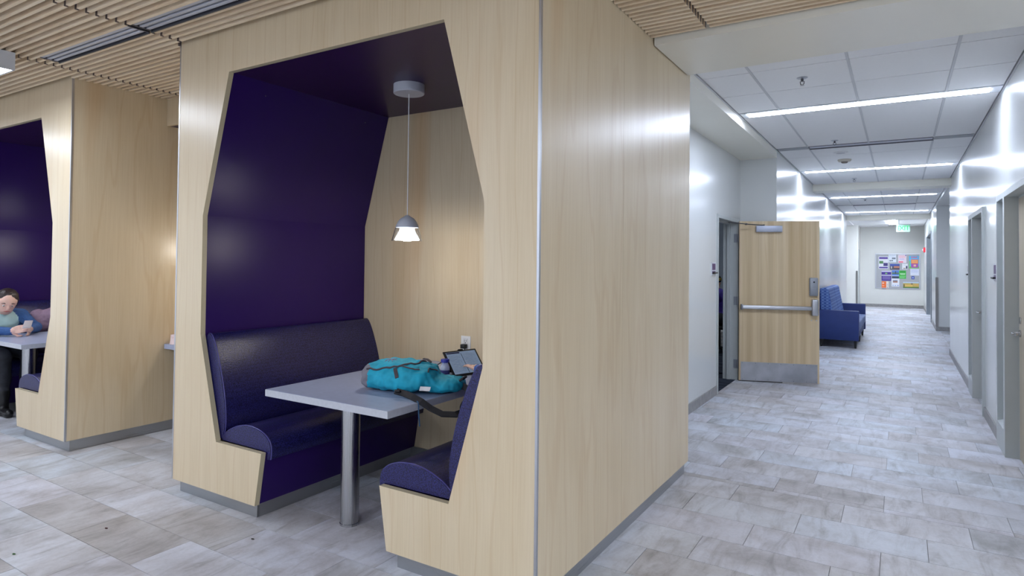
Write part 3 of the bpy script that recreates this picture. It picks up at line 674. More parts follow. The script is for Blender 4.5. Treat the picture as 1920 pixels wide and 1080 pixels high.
#PART2
# ================================================================== SOFT SHAPES (remeshed from tapered capsules)
import numpy as np
def organic(name, prims, mats, parent=None, loc=None, voxel=.006, wrinkle=0, wscale=18, label=None):
    """prims: ('c', p0, p1, r0, r1, mi) or ('e', centre, (rx,ry,rz), mi[, rotation 3x3[, power]]); blended into one continuous surface"""
    lo = np.full(3, 1e9); hi = np.full(3, -1e9); P = []
    for p in prims:
        if p[0] == 'c': a, b_ = np.array(p[1], float), np.array(p[2], float); rr = max(p[3], p[4]); l, h = np.minimum(a, b_)-rr, np.maximum(a, b_)+rr; rmin = min(p[3], p[4])
        else: c = np.array(p[1], float); rr = max(p[2]); l, h = c-rr, c+rr; rmin = min(p[2])
        P.append((l, h, rmin)); lo = np.minimum(lo, l); hi = np.maximum(hi, h)
    lo -= voxel*4; hi += voxel*4; n = np.ceil((hi-lo)/voxel).astype(int)+1
    D = np.full(n, 1.0, np.float32); I = np.zeros(n, np.int8); B = np.full(n, 1e9, np.float32)
    for p, (l, h, rmin) in zip(prims, P):
        k = min(.022, .55*rmin); pad = k+voxel*3
        i0 = np.maximum(((l-pad-lo)/voxel).astype(int), 0); i1 = np.minimum(((h+pad-lo)/voxel).astype(int)+2, n)
        g = np.stack(np.meshgrid(*[lo[j]+voxel*np.arange(i0[j], i1[j]) for j in range(3)], indexing='ij'), -1)
        if p[0] == 'c':
            a, b_ = np.array(p[1], float), np.array(p[2], float); ab = b_-a; t = np.clip(((g-a)@ab)/max(ab@ab, 1e-9), 0, 1)
            d = np.linalg.norm(g-(a+t[..., None]*ab), axis=-1)-(p[3]+(p[4]-p[3])*t); mi = p[5]
        else:
            q = g-np.array(p[1], float); mi = p[3]; rr = np.array(p[2])
            if len(p) > 4 and p[4] is not None: q = q@np.array(p[4])
            pw = p[5] if len(p) > 5 else 1
            if pw == 1:
                k0 = np.linalg.norm(q/rr, axis=-1); k1 = np.linalg.norm(q/rr**2, axis=-1)+1e-9; d = np.where(k0 < .3, -rr.min()*.7, k0*(k0-1)/k1)
            else: e = 2/pw; d = ((np.abs(q/rr)**e).sum(-1)**(1/e)-1)*rr.min()
        sl = tuple(slice(i0[j], i1[j]) for j in range(3)); d = d.astype(np.float32)
        o = D[sl]; hh = np.maximum(k-np.abs(o-d), 0)/k; D[sl] = np.minimum(o, d)-hh*hh*k*.25
        bb_ = B[sl]; m = d < bb_; bb_[m] = d[m]; I[sl][m] = mi
    # surface nets
    ins = D < 0; nc = n-1
    cnt = np.zeros(nc, np.int8); acc = np.zeros(tuple(nc)+(3,), np.float32)
    E = [((0, 0, 0), 0), ((0, 1, 0), 0), ((0, 0, 1), 0), ((0, 1, 1), 0), ((0, 0, 0), 1), ((1, 0, 0), 1), ((0, 0, 1), 1), ((1, 0, 1), 1), ((0, 0, 0), 2), ((1, 0, 0), 2), ((0, 1, 0), 2), ((1, 1, 0), 2)]
    sub = lambda A, o: A[o[0]:o[0]+nc[0], o[1]:o[1]+nc[1], o[2]:o[2]+nc[2]]
    for o, ax in E:
        o2 = list(o); o2[ax] += 1
        x = sub(ins, o) != sub(ins, o2); w_ = np.nonzero(x)
        da = sub(D, o)[w_]; db = sub(D, o2)[w_]; t = da/(da-db)
        q = np.tile(np.array(o, np.float32), (len(t), 1)); q[:, ax] += t
        acc[w_] += q; cnt[w_] += 1
    w_ = np.nonzero(cnt); idx = np.full(nc, -1, np.int64); idx[w_] = np.arange(len(w_[0]))
    V = (np.stack(w_, -1)+acc[w_]/cnt[w_][:, None])*voxel+lo
    F = []
    for ax in range(3):
        o2 = [0, 0, 0]; o2[ax] = 1; m = [n[j]-(1 if j == ax else 0) for j in range(3)]
        A0 = ins[:m[0], :m[1], :m[2]]; A1 = ins[o2[0]:o2[0]+m[0], o2[1]:o2[1]+m[1], o2[2]:o2[2]+m[2]]
        e = np.stack(np.nonzero(A0 != A1), -1); flip = A1[tuple(e.T)]
        u, v = [(1, 2), (2, 0), (0, 1)][ax]; du = np.eye(3, dtype=int)[u]; dv = np.eye(3, dtype=int)[v]
        qd = np.stack([idx[tuple((e-du-dv).T)], idx[tuple((e-dv).T)], idx[tuple(e.T)], idx[tuple((e-du).T)]], -1)
        qd[flip] = qd[flip][:, ::-1]; F.append(qd)
    F = np.concatenate(F); F = F[(F >= 0).all(1)]
    off = wpos(parent) if parent else Vector(loc)
    me = bpy.data.meshes.new(name); me.from_pydata((V-np.array(off)).tolist(), [], F.tolist())
    for m in mats: me.materials.append(m)
    cen = V[F].mean(1); gi = np.clip(np.round((cen-lo)/voxel).astype(int), 0, n-1)
    me.polygons.foreach_set('material_index', I[tuple(gi.T)].astype(np.int32)); me.polygons.foreach_set('use_smooth', [True]*len(F))
    if wrinkle:
        me.update()
        nv_ = len(me.vertices); nr = np.zeros(nv_*3, np.float32); co = np.zeros(nv_*3, np.float32)
        me.vertices.foreach_get('normal', nr); me.vertices.foreach_get('co', co); nr = nr.reshape(-1, 3); co = co.reshape(-1, 3)
        am_ = np.array([noise.noise(Vector(c)*wscale)+.5*noise.noise(Vector(c)*wscale*2.3) for c in co.tolist()], np.float32)
        me.vertices.foreach_set('co', (co+nr*(wrinkle*am_)[:, None]).ravel())
    me.validate(); me.update()
    o = bpy.data.objects.new(name, me); COL.objects.link(o)
    if parent: o.parent = parent
    else: o.location = off
    WORLD[o.name] = off.copy()
    if label: o['label'] = label
    return o
def hand(pr, W, d, n, ts, curl, mi):
    """wrist W, finger direction d, palm normal n, thumb side sign"""
    W, d, n = Vector(W), Vector(d).normalized(), Vector(n); n = (n-d*n.dot(d)).normalized(); s = d.cross(n)*ts
    pr.append(('c', W-d*.02, W+d*.03, .025, .026, mi))
    for i, (o, L_) in enumerate(((.028, .068), (.010, .078), (-.009, .072), (-.027, .056))):
        k = W+d*.085+s*o*1.0; pr.append(('c', W+d*.02+s*o*.6, k, .014, .0105, mi))
        p = k; a = curl*.5
        for j, f in enumerate((.45, .32, .23)):
            q = p+(d*math.cos(a)+n*math.sin(a))*L_*f; pr.append(('c', p, q, .0095-.0008*j, .0088-.0008*j, mi)); p = q; a += curl
    b0 = W+d*.022+s*.026; b1 = b0+(d*.6+s*.7+n*.25).normalized()*.04; b2 = b1+(d*.9+s*.15+n*.35).normalized()*.034
    pr.append(('c', b0, b1, .014, .011, mi)); pr.append(('c', b1, b2, .0105, .0085, mi))
def head(pr, c, fwd, rad, skin, up=(0, 0, 1)):
    """cranium, jaw, nose, ears; returns frame"""
    f = Vector(fwd).normalized(); u = (Vector(up)-f*Vector(up).dot(f)).normalized(); s = u.cross(f); c = Vector(c)
    M = Matrix((f, s, u)).transposed()
    pr.append(('e', c+u*.02, (rad*.95, rad*.78, rad*.92), skin, M)); pr.append(('e', c+f*.022-u*.045, (rad*.66, rad*.58, rad*.72), skin, M))
    pr.append(('c', c+f*(rad*.90)+u*.012, c+f*(rad*1.06)-u*.018, .010, .014, skin))
    pr.append(('c', c+f*(rad*.80)-s*.018-u*.052, c+f*(rad*.80)+s*.018-u*.052, .010, .010, skin))
    pr.append(('c', c+f*(rad*.86)-s*.03+u*.026, c+f*(rad*.86)+s*.03+u*.026, .010, .010, skin))
    for k in (-1, 1): pr.append(('e', c+s*k*rad*.78-u*.01-f*.01, (.017, .008, .028), skin, M))
    return c, f, u, s, M
def face_bits(parent, c, f, u, s, rad, lip):
    for k in (-1, 1):
        p = c+f*rad*.83+s*k*.032+u*.006
        e = MB().ball(p, (.011, .011, .008), 10).build('eye', plain('eye_white', S(220, 216, 210), .3, var=0) if 'eye_white' not in bpy.data.materials else bpy.data.materials['eye_white'], parent, smooth=60)
        MB().ball(p+f*.007, .0055, 8).build('iris', BLACK, e, smooth=60)
        MB().tube([c+f*rad*.90+s*k*.016+u*.03, c+f*rad*.92+s*k*.034+u*.036, c+f*rad*.84+s*k*.052+u*.03], [.003, .004, .002], 6).build('eyebrow', BLACK, parent, smooth=60)
    MB().tube([c+f*rad*.86-s*.024-u*.054, c+f*rad*.925-u*.052, c+f*rad*.86+s*.024-u*.054], [.003, .0055, .003], 8).build('lips', lip, parent, smooth=60)

SKIN = plain('skin', S(226, 184, 166), .5, var=.05, scale=20); SKIN.node_tree.nodes['Principled BSDF'].inputs['Subsurface Weight'].default_value = .08
SKIN2 = plain('skin_tan', S(196, 146, 112), .5, var=.05, scale=20)
HAIR = plain('hair_dark', S(44, 32, 30), .45, var=.3, scale=60)
LIP = plain('lip', S(190, 112, 108), .4)
DENIM = plain('denim_jacket', S(52, 88, 142), .8, var=.2, scale=60, bmp=.3, bscale=400)
SHIRT = plain('shirt_pale_teal', S(182, 214, 214), .8, var=.06, bmp=.2)
JEANS = plain('jeans_black', S(38, 40, 48), .75, var=.3, scale=25, bmp=.2)
BOOT = plain('boot_black', S(14, 14, 16), .35)
NAVY = plain('sweater_blue', S(70, 96, 160), .85, bmp=.3)
# ---------------------------------------------------------------- woman in the far booth
wm = thing('person', (-7.42, 2.62, 0), 'person in denim jacket leaning on the far table with a phone', 'person')
pr = []
pr += [('e', (-7.41, 2.62, .645), (.14, .17, .125), 2), ('c', (-7.45, 2.62, .70), (-7.38, 2.62, .86), .125, .115, 1), ('e', (-7.36, 2.62, .87), (.105, .16, .12), 1), ('c', (-7.33, 2.62, .93), (-7.28, 2.62, 1.0), .05, .043, 0)]
hc, hf, hu, hs, hM = head(pr, (-7.225, 2.62, 1.055), (.86, -.22, -.42), .1, 0, up=(.4, 0, 1))
for k, (eb, wr) in ((-1, ((-7.13, 2.43, .803), (-6.93, 2.555, .803))), (1, ((-7.13, 2.83, .803), (-6.94, 2.70, .805)))):
    sh = (-7.345, 2.62+k*.165, .915)
    pr += [('c', (-7.36, 2.62+k*.09, .93), sh, .06, .06, 3), ('c', sh, eb, .056, .046, 3), ('c', eb, wr, .046, .036, 3), ('e', (-7.40, 2.62+k*.12, .82), (.10, .075, .15), 3)]
    hand(pr, wr, (.9, -k*.30, .22), (0, -k*1.0, .1), 1 if k > 0 else -1, .5, 0)
for k, kn, an in ((-1, (-7.03, 2.53, .565), (-7.10, 2.56, .13)), (1, (-7.03, 2.74, .565), (-7.12, 2.76, .13))):
    pr += [('c', (-7.44, 2.62+k*.09, .62), kn, .09, .066, 2), ('c', kn, (an[0]+.0, an[1], .33), .066, .058, 2), ('c', (an[0], an[1], .36), an, .056, .042, 2)]
    pr += [('c', (an[0], an[1], .22), (an[0], an[1], .06), .052, .048, 4), ('c', (an[0]-.02, an[1], .045), (an[0]+.14, an[1], .038), .042, .036, 4)]
organic('body', pr, [SKIN, SHIRT, JEANS, DENIM, BOOT], wm, voxel=.007, wrinkle=.003)
face_bits(wm, hc, hf, hu, hs, .1, LIP)
hp = [('e', hc+hu*.042-hf*.022, (.094, .088, .086), 0, hM), ('e', hc-hf*.055-hu*.01, (.06, .08, .08), 0, hM), ('e', hc-hf*.115+hu*.03, (.042, .045, .045), 0, hM), ('c', hc+hs*.07+hu*.03, hc+hs*.074-hu*.045-hf*.02, .022, .014, 0), ('c', hc-hs*.07+hu*.03, hc-hs*.074-hu*.045-hf*.02, .022, .014, 0)]
organic('hair', hp, [HAIR], wm, voxel=.006, wrinkle=.003, wscale=50)
ph = thing('phone', (-6.80, 2.63, .83), 'pale phone held by the person in the far booth', 'phone')
PM = Matrix.Translation((-6.80, 2.632, .868)) @ Matrix.Rotation(R(-30), 4, 'Z') @ Matrix.Rotation(R(-62), 4, 'Y')
MB().box(-.004, .004, -.032, .032, -.062, .062, r=.003, M=PM).build('case', plain('phone_case', S(176, 168, 170), .4), ph, smooth=40)
MB().box(-.0052, -.004, -.028, .028, -.056, .056, M=PM).build('screen', emis('phone_screen', (.8, .86, 1, 1), .5), ph)
bp_ = [('e', (-7.40, 3.04, .66), (.16, .17, .14), 0), ('e', (-7.36, 3.0, .82), (.13, .15, .13), 0), ('e', (-7.30, 3.08, .90), (.10, .13, .09), 0), ('c', (-7.36, 2.93, .90), (-7.20, 3.08, .82), .06, .05, 0)]
tag(organic('padded_jacket', bp_, [plain('mauve_padded', S(128, 104, 124), .7, var=.15, scale=30)], None, (-7.38, 3.0, .515), voxel=.008, wrinkle=.012, wscale=14), 'mauve padded jacket heaped on the bench beside the seated person', 'jacket')

# ---------------------------------------------------------------- person using the tablet (mostly hidden by the booth panel)
pt = thing('person', (-1.92, 3.42, 0), 'person hidden behind the near booth panel with a hand on the tablet', 'person')
pr = [('e', (-1.90, 3.42, .645), (.14, .17, .125), 1), ('c', (-1.91, 3.42, .70), (-1.93, 3.42, .96), .125, .13, 1), ('e', (-1.93, 3.42, .98), (.10, .18, .12), 1), ('c', (-1.93, 3.42, 1.06), (-1.94, 3.42, 1.16), .05, .046, 0)]
h2 = head(pr, (-1.97, 3.42, 1.22), (-.9, 0, -.35), .1, 0)
for k, eb, wr in ((-1, (-2.05, 3.24, .802), (-2.268, 3.372, .806)), (1, (-1.98, 3.64, .80), (-2.16, 3.55, .79))):
    sh = (-1.93, 3.42+k*.185, 1.02)
    pr += [('c', (-1.93, 3.42+k*.1, 1.05), sh, .06, .06, 1), ('c', sh, eb, .056, .046, 1), ('c', eb, wr, .046, .034, 1)]
    if k < 0: hand(pr, wr, (-.90, .36, .10), (-.3, 0, -1), -1, .22, 0)
    else: hand(pr, wr, (-1, 0, -.05), (0, 0, -1), 1, .3, 0)
for k in (-1, 1):
    kn = (-2.28, 3.42+k*.12, .565); an = (-2.20, 3.42+k*.12, .13)
    pr += [('c', (-1.93, 3.42+k*.09, .62), kn, .09, .066, 2), ('c', kn, an, .066, .042, 2), ('c', (an[0]+.02, an[1], .045), (an[0]-.14, an[1], .038), .042, .036, 3)]
organic('body', pr, [SKIN, NAVY, JEANS, BOOT], pt, voxel=.006, wrinkle=.003)
face_bits(pt, h2[0], h2[1], h2[2], h2[3], .1, LIP)
organic('hair', [('e', h2[0]+h2[2]*.042-h2[1]*.022, (.094, .088, .086), 0, h2[4]), ('e', h2[0]-h2[1]*.055-h2[2]*.01, (.06, .08, .08), 0, h2[4])], [HAIR], pt, voxel=.007, wrinkle=.003, wscale=50)

# ---------------------------------------------------------------- tablet, cable, bottle
TH, PH = R(75), R(40)
ev = Vector((math.cos(TH), math.sin(TH), 0)); nh = Vector((math.sin(TH), -math.cos(TH), 0)); uv = Vector((0, 0, 1))*math.cos(PH)-nh*math.sin(PH); nv = ev.cross(uv)
TM = Matrix((ev, uv, nv)).transposed().to_4x4(); TM.translation = Vector((-2.4027, 3.2872, .757))
tb_ = thing('tablet', (-2.43, 3.42, .752), 'black tablet propped up on the near table showing pages', 'tablet')
bd = MB().box(0, .28, 0, .19, -.010, 0, r=.004, M=TM).build('body', BLACK, tb_, smooth=40)
def screen_mat():
    m, N, L, b = base('tablet_screen', S(60, 70, 90), .25)
    tc = nd(N, 'ShaderNodeTexCoord'); mp = nd(N, 'ShaderNodeMapping')
    L.new(tc.outputs['Generated'], mp.inputs['Vector'])
    br_ = nd(N, 'ShaderNodeTexNoise', _Scale=14.0, _Detail=2.0); L.new(mp.outputs[0], br_.inputs['Vector'])
    rp = ramp(N, [(.4, S(116, 136, 162)), (.6, S(122, 142, 168))]); L.new(br_.outputs[0], rp.inputs[0]); L.new(rp.outputs[0], b.inputs['Emission Color']); b.inputs['Emission Strength'].default_value = .55
    return m
scr = MB().box(.015, .265, .014, .178, .0003, .0012, M=TM).build('screen', screen_mat(), bd)
MB().box(.135, .139, .016, .165, .0012, .0016, M=TM).build('page_divider', plain('page_gap', S(48, 56, 70), .4), scr)  # dark line drawn between the pages on the screen
MB().box(.018, .128, .165, .176, .0012, .0016, M=TM).build('title_bar', plain('title_bar', S(36, 40, 80), .4), scr)
ln = MB()
for i in range(11): ln.box(.026, .026+.085+.012*math.sin(i*2.1), .148-i*.0115, .150-i*.0115, .0012, .0015, M=TM); ln.box(.15, .15+.088+.01*math.sin(i*1.7), .160-i*.0115, .162-i*.0115, .0012, .0015, M=TM)
ln.build('text_lines', plain('text_grey', S(120, 138, 160), .4), scr, kind='stuff')
MB().prism([(-.010, .125), (-.110, .091), (-.108, .096), (-.010, .132)], .06, .22, axis='x', M=TM @ Matrix(((1, 0, 0, 0), (0, 0, 1, 0), (0, 1, 0, 0), (0, 0, 0, 1)))).build('kickstand', BLACK, tb_)
MB().box(.13, .17, .186, .197, -.012, .002, r=.002, M=TM).build('camera_clip', BLACK, tb_, smooth=40)
c0 = TM @ Vector((.0, .12, -.006))
cb = [c0, c0+Vector((-.012, -.012, .01)), c0+Vector((-.03, -.03, -.01)), Vector((-2.56, 3.26, .80)), Vector((-2.57, 3.32, .757)), Vector((-2.55, 3.5, .757)), Vector((-2.60, 3.68, .757)), Vector((-2.64, 3.735, .80)), Vector((-2.645, 3.74, .88))]
cpts = rounded_pts = []
for i in range(len(cb)-1):
    P = [cb[max(i-1, 0)], cb[i], cb[i+1], cb[min(i+2, len(cb)-1)]]
    for k in range(6):
        t = k/6; cpts.append(.5*((2*P[1])+(-P[0]+P[2])*t+(2*P[0]-5*P[1]+4*P[2]-P[3])*t*t+(-P[0]+3*P[1]-3*P[2]+P[3])*t**3))
cpts.append(cb[-1])
cd = thing('charging_cable', (-2.6, 3.5, .752), 'thin dark charging cable running from the tablet to the outlet', 'cable')
MB().tube(cpts, .003, 8).build('cord', BLACK, cd, smooth=60)
MB().box(-2.665, -2.625, YI-.045, YI-.010, .870, .900, r=.004).build('plug', BLACK, cd, smooth=40)
bt = thing('drink_bottle', (-2.475, 3.285, .752), 'small clear bottle with blue cap beside the tablet', 'bottle')
MB().lathe([(0, 0), (.027, 0), (.031, .004), (.031, .03), (.028, .036), (.031, .042), (.030, .06), (.024, .075), (.019, .085), (.019, .092), (0, .092)], (-2.475, 3.285, .7525), 24).build('body', plain('bottle_clear', S(190, 200, 226), .12, var=.1), bt, smooth=50)
MB().lathe([(.0312, 0), (.0314, .004), (.0314, .022), (.0312, .026)], (-2.475, 3.285, .770), 24).build('label_band', plain('bottle_label', S(52, 58, 120), .4), bt, smooth=50)
MB().lathe([(0, .02), (.026, .02), (.028, .016), (.028, 0), (0, 0)], (-2.475, 3.285, .8445), 24).build('cap', plain('blue_cap', S(42, 52, 158), .35), bt, smooth=40, label='blue screw cap')

# ---------------------------------------------------------------- backpack
TEAL = plain('backpack_teal', S(20, 158, 186), .75, var=.18, scale=14, bmp=.35, bscale=600)
BGREY = plain('backpack_grey', S(120, 118, 128), .75, var=.12, scale=20, bmp=.3, bscale=500)
BDARK = plain('backpack_trim', S(66, 58, 64), .7)
BLK = plain('webbing_black', S(30, 30, 36), .75)
AL = R(17)
bk = thing('backpack', (-2.36, 2.84, .752), 'teal backpack with grey base lying on the near table', 'backpack')
BM = Matrix.Translation((-2.375, 2.84, .752)) @ Matrix.Rotation(AL, 4, 'Z'); B3 = BM.to_3x3()
bl_ = lambda l, w_, h: BM @ Vector((l, w_, h))
pr = [('e', bl_(-.05, .0, .073), (.21, .155, .070), 0, B3, .72), ('e', bl_(-.085, .015, .125), (.155, .115, .046), 0, B3, .75), ('e', bl_(.02, -.03, .10), (.13, .12, .058), 0, B3, .85),
      ('e', bl_(.19, .02, .045), (.12, .13, .042), 0, B3, .8), ('e', bl_(-.235, .0, .075), (.05, .125, .062), 1, B3, .8), ('c', bl_(.08, -.13, .06), bl_(-.08, -.14, .06), .035, .03, 0), ('c', bl_(.05, -.02, .155), bl_(.11, .06, .13), .022, .02, 0)]
bb = organic('main_body', pr, [TEAL, BGREY], bk, voxel=.005, wrinkle=.009, wscale=18)
from mathutils.bvhtree import BVHTree
bvh = BVHTree.FromPolygons([v.co+bk.location for v in bb.data.vertices], [p.vertices[:] for p in bb.data.polygons])
def drape(lw, lift=.002, sub=5):
    pts = [Vector((a, b_, 0)) for a, b_ in lw]; out = []
    for i in range(len(pts)-1):
        P = [pts[max(i-1, 0)], pts[i], pts[i+1], pts[min(i+2, len(pts)-1)]]
        for k in range(sub+(i == len(pts)-2)):
            t = k/sub; q = .5*((2*P[1])+(-P[0]+P[2])*t+(2*P[0]-5*P[1]+4*P[2]-P[3])*t*t+(-P[0]+3*P[1]-3*P[2]+P[3])*t**3)
            h, nrm, _, _ = bvh.ray_cast(bl_(q.x, q.y, .5), Vector((0, 0, -1)))
            if h: out.append(h+nrm*lift)
    return out
for path, rr in (([(-.235, -.105), (-.15, -.118), (-.04, -.115), (.04, -.08), (.066, -.02), (.06, .05), (.03, .10)], .0055), ([(.16, -.02), (.13, -.06), (.135, -.10)], .004), ([(-.02, -.118), (.04, -.124), (.09, -.112)], .004)):
    p_ = drape(path)
    if len(p_) > 3: MB().tube(p_, rr, 8).build('zipper', BDARK, bk, smooth=60)
for path in ([(-.05, -.128), (-.035, -.150), (-.02, -.168)],):
    p_ = drape(path)
    if len(p_) > 2: MB().ribbon(p_, tuple(B3 @ Vector((1, 0, 0))), .02, .004).build('side_strap', BDARK, bk)
lg = MB()
for a, b_, c, d in ((-.15, .02, -.10, -.055), (-.10, .015, -.15, -.05), (-.125, .03, -.125, -.06), (-.16, -.015, -.09, -.02)): lg.tube(drape([(a, b_), ((a+c)/2, (b_+d)/2), (c, d)], .0008), .0022, 6)
lg.build('logo_mark', plain('logo_pinkgrey', S(140, 130, 150), .7), bk, kind='stuff')
MB().ribbon([bl_(.055, .03, .178), bl_(.085, .015, .178), bl_(.115, -.0, .165)], (0, 1, .2), .012, .006).build('haul_loop', BDARK, bk)
MB().box(-.035, .0, -.018, .018, -.006, .006, r=.004, M=Matrix.Translation((-2.262, 2.615, .790)) @ Matrix.Rotation(R(10), 4, 'Z') @ Matrix.Rotation(R(-35), 4, 'X')).build('buckle', BLACK, bk, smooth=40)
sp_ = [(-2.30, 2.615, .79), (-2.24, 2.615, .785), (-2.18, 2.61, .775), (-2.125, 2.615, .757), (-2.07, 2.63, .725), (-2.01, 2.65, .70), (-1.96, 2.70, .695), (-1.935, 2.77, .71), (-1.96, 2.85, .745), (-2.03, 2.91, .785), (-2.12, 2.94, .80)]
MB().ribbon(sp_, [(0, .8, .6)]*4+[(-.2, .9, .5)]*3+[(.3, .5, .8)]*4, .036, .008).build('shoulder_strap', BLK, bk, label='black padded shoulder strap hanging over the table edge')
MB().ribbon([(-2.14, 2.60, .760), (-2.128, 2.597, .752), (-2.124, 2.595, .72), (-2.126, 2.60, .68), (-2.123, 2.604, .63)], (0, 1, 0), .008, .002).build('strap_tail', plain('strap_blue', S(70, 110, 150), .7), bk)
MB().ribbon([(-2.12, 2.93, .80), (-2.16, 3.0, .815), (-2.22, 3.06, .80), (-2.26, 3.10, .775)], (.7, -.4, .5), .03, .006).build('shoulder_strap', BLK, bk)
MB().tube([bl_(.28, -.02, .06), bl_(.31, -.02, .085), bl_(.31, .05, .085), bl_(.28, .05, .06)], .007, 8).build('grab_handle', BLK, bk, smooth=60)
MB().box(-.03, .03, -.014, .014, 0, .002, M=Matrix.Translation((-2.18, 2.715, .80)) @ Matrix.Rotation(R(20), 4, 'Z') @ Matrix.Rotation(R(42), 4, 'X')).build('paper_flap', plain('paper_white', S(214, 214, 218), .7), bk, smooth=40)

# ================================================================== SOFA
NV = plain('sofa_navy', S(32, 52, 112), .55, var=.06, bmp=.15)
def sofa_pattern():
    m, N, L, b = base('sofa_pattern', S(60, 90, 160), .7)
    mp = coords(N, L, (1, 1, 1)); mp.inputs['Rotation'].default_value = (R(45), 0, 0)
    ck = nd(N, 'ShaderNodeTexChecker', _Scale=26.0); ck.inputs[1].default_value = S(54, 84, 150); ck.inputs[2].default_value = S(104, 132, 186); L.new(mp.outputs[0], ck.inputs[0]); L.new(ck.outputs[0], b.inputs['Base Color'])
    return m
SPAT = sofa_pattern()
sf_ = thing('sofa', (-.95, 14.35, 0), 'navy sofa with patterned blue back cushions against the corridor wall', 'sofa')
box('armrest', NV, (-1.27, -.61, 13.0, 13.13, .14, .674), sf_, r=.012); box('armrest', NV, (-1.27, -.61, 15.55, 15.68, .14, .674), sf_, r=.012)
box('seat_base', NV, (-1.27, -.63, 13.13, 15.55, .16, .32), sf_, r=.01)
box('back_frame', plain('sofa_side_dark', S(34, 52, 110), .7), (-1.31, -1.24, 13.02, 15.66, .16, .98), sf_, r=.02)
SEATC = plain('sofa_seat_fabric', S(118, 132, 172), .7, var=.12, scale=40)
for i in range(2):
    ya = 13.135+i*1.21
    box('seat_cushion', SEATC, (-1.18, -.605, ya, ya+1.2, .30, .46), sf_, r=.025, seg=3)
    ck_ = MB().prism([(-1.235, .44), (-1.0, .46), (-1.105, 1.045), (-1.15, 1.07), (-1.25, 1.06)], ya+.01, ya+1.19).build('back_cushion', SPAT, sf_)
    md = ck_.modifiers.new('b', 'BEVEL'); md.width = .02; md.segments = 3
for yy in (13.09, 14.34, 15.6):
    for xx in (-.67, -1.22): MB().prism([(xx-.028, .15), (xx+.028, .15), (xx+.018, 0), (xx-.012, 0)], yy-.022, yy+.022).build('leg', BLACK, sf_)

# ================================================================== NOTICE BOARD AND PAPERS
bo = thing('notice_board', (-.05, YE, 1.30), 'grey fabric notice board with aluminium frame on the end wall', 'notice board')
bx0, bx1, bz0, bz1 = -.725, .605, .685, 1.905
box('pinning_surface', plain('board_grey', S(176, 177, 180), .9, var=.06, scale=90), (bx0, bx1, YE-.02, YE, bz0, bz1), bo)
MB().box(bx0-.02, bx0+.012, YE-.03, YE, bz0-.02, bz1+.02).box(bx1-.012, bx1+.02, YE-.03, YE, bz0-.02, bz1+.02).box(bx0+.012, bx1-.012, YE-.03, YE, bz1-.008, bz1+.02).box(bx0+.012, bx1-.012, YE-.03, YE, bz0-.02, bz0+.008).build('board_frame', ALU, bo)
pm = {}
def pcol(c):
    if c not in pm: pm[c] = plain('print_%d_%d_%d' % c, S(*c), .6, var=.05, scale=30)
    return pm[c]
ux = lambda u: bx0+(u-165)/960*(bx1-bx0); uz = lambda v: bz1-(v-140)/755*(bz1-bz0)
def paper(u0, v0, u1, v1, col, blocks, label, layer=0):
    y = YE-.0215-.0025*layer
    t = thing('poster', (ux((u0+u1)/2), y, uz(v1)), label, 'poster', 'papers on the notice board')
    sh = box('sheet', pcol(col), (ux(u0), ux(u1), y-.001, y, uz(v1), uz(v0)), t)
    for bi, (a, b_, c, d, k) in enumerate(blocks):
        W_, H_ = u1-u0, v1-v0
        box('print_block', pcol(k), (ux(u0+a*W_), ux(u0+c*W_), y-.0016-.0003*bi, y-.001, uz(v0+d*H_), uz(v0+b_*H_)), sh)
WHT, PUR = (232, 232, 236), (84, 58, 150)
GY = (150, 152, 160)
lines = lambda a, c, y0, y1, n, k: [(a, y0+(y1-y0)*i/n, c, y0+(y1-y0)*(i+.45)/n, k) for i in range(n)]
paper(230, 195, 445, 468, WHT, [(.05, .05, .95, .20, PUR), (.05, .84, .95, .96, PUR), (.06, .36, .48, .58, (96, 140, 92)), (.5, .52, .95, .78, (72, 62, 120))], 'white flyer with purple top and bottom bands at the board left')
paper(450, 152, 618, 322, (226, 232, 240), lines(.1, .9, .04, .22, 3, (200, 208, 220))+[(.45, .38, .92, .60, (120, 128, 140)), (.12, .72, .34, .88, (110, 118, 130)), (.38, .70, .58, .86, (100, 108, 120))], 'white sheet with small grey sketches at the board top')
paper(662, 155, 840, 335, (240, 224, 232), lines(.1, .9, .12, .42, 3, (236, 170, 180))+lines(.15, .75, .46, .66, 2, (190, 180, 224))+[(.06, .80, .60, .96, (244, 110, 130)), (.86, .03, .97, .16, (90, 90, 180))], 'pale pink sheet with red box at the board top')
paper(895, 178, 1106, 452, (92, 190, 226), [(.0, .82, 1, 1, (112, 196, 84)), (0, .4, .12, .9, (120, 206, 130)), (.2, .05, .85, .16, (196, 130, 170)), (.16, .22, .95, .34, (150, 160, 226))], 'blue and green poster at the board top right')
paper(940, 258, 1092, 436, (244, 146, 70), [(.0, .5, 1, 1, (176, 92, 176)), (.1, .12, .9, .22, (252, 200, 150)), (.1, .3, .9, .38, (252, 190, 140)), (.35, .62, .7, .85, (236, 190, 160))], 'orange and purple leaflet pinned over the blue poster', 1)
paper(482, 358, 693, 488, (74, 84, 140), [(0, 0, 1, .3, (70, 92, 170)), (.0, .5, .5, .95, (84, 80, 84)), (.4, .38, .98, .66, (200, 132, 104)), (.1, .4, .22, .8, (200, 196, 190)), (.45, .66, .98, .95, (90, 78, 88))], 'photo print of a town below a blue sky on the board')
paper(748, 350, 868, 472, (236, 236, 238), [(.68, .40, .95, .92, (62, 64, 96)), (.2, .76, .62, .94, (170, 160, 140)), (.25, .2, .6, .3, (214, 214, 220))], 'small white card with dark corner figure on the board')
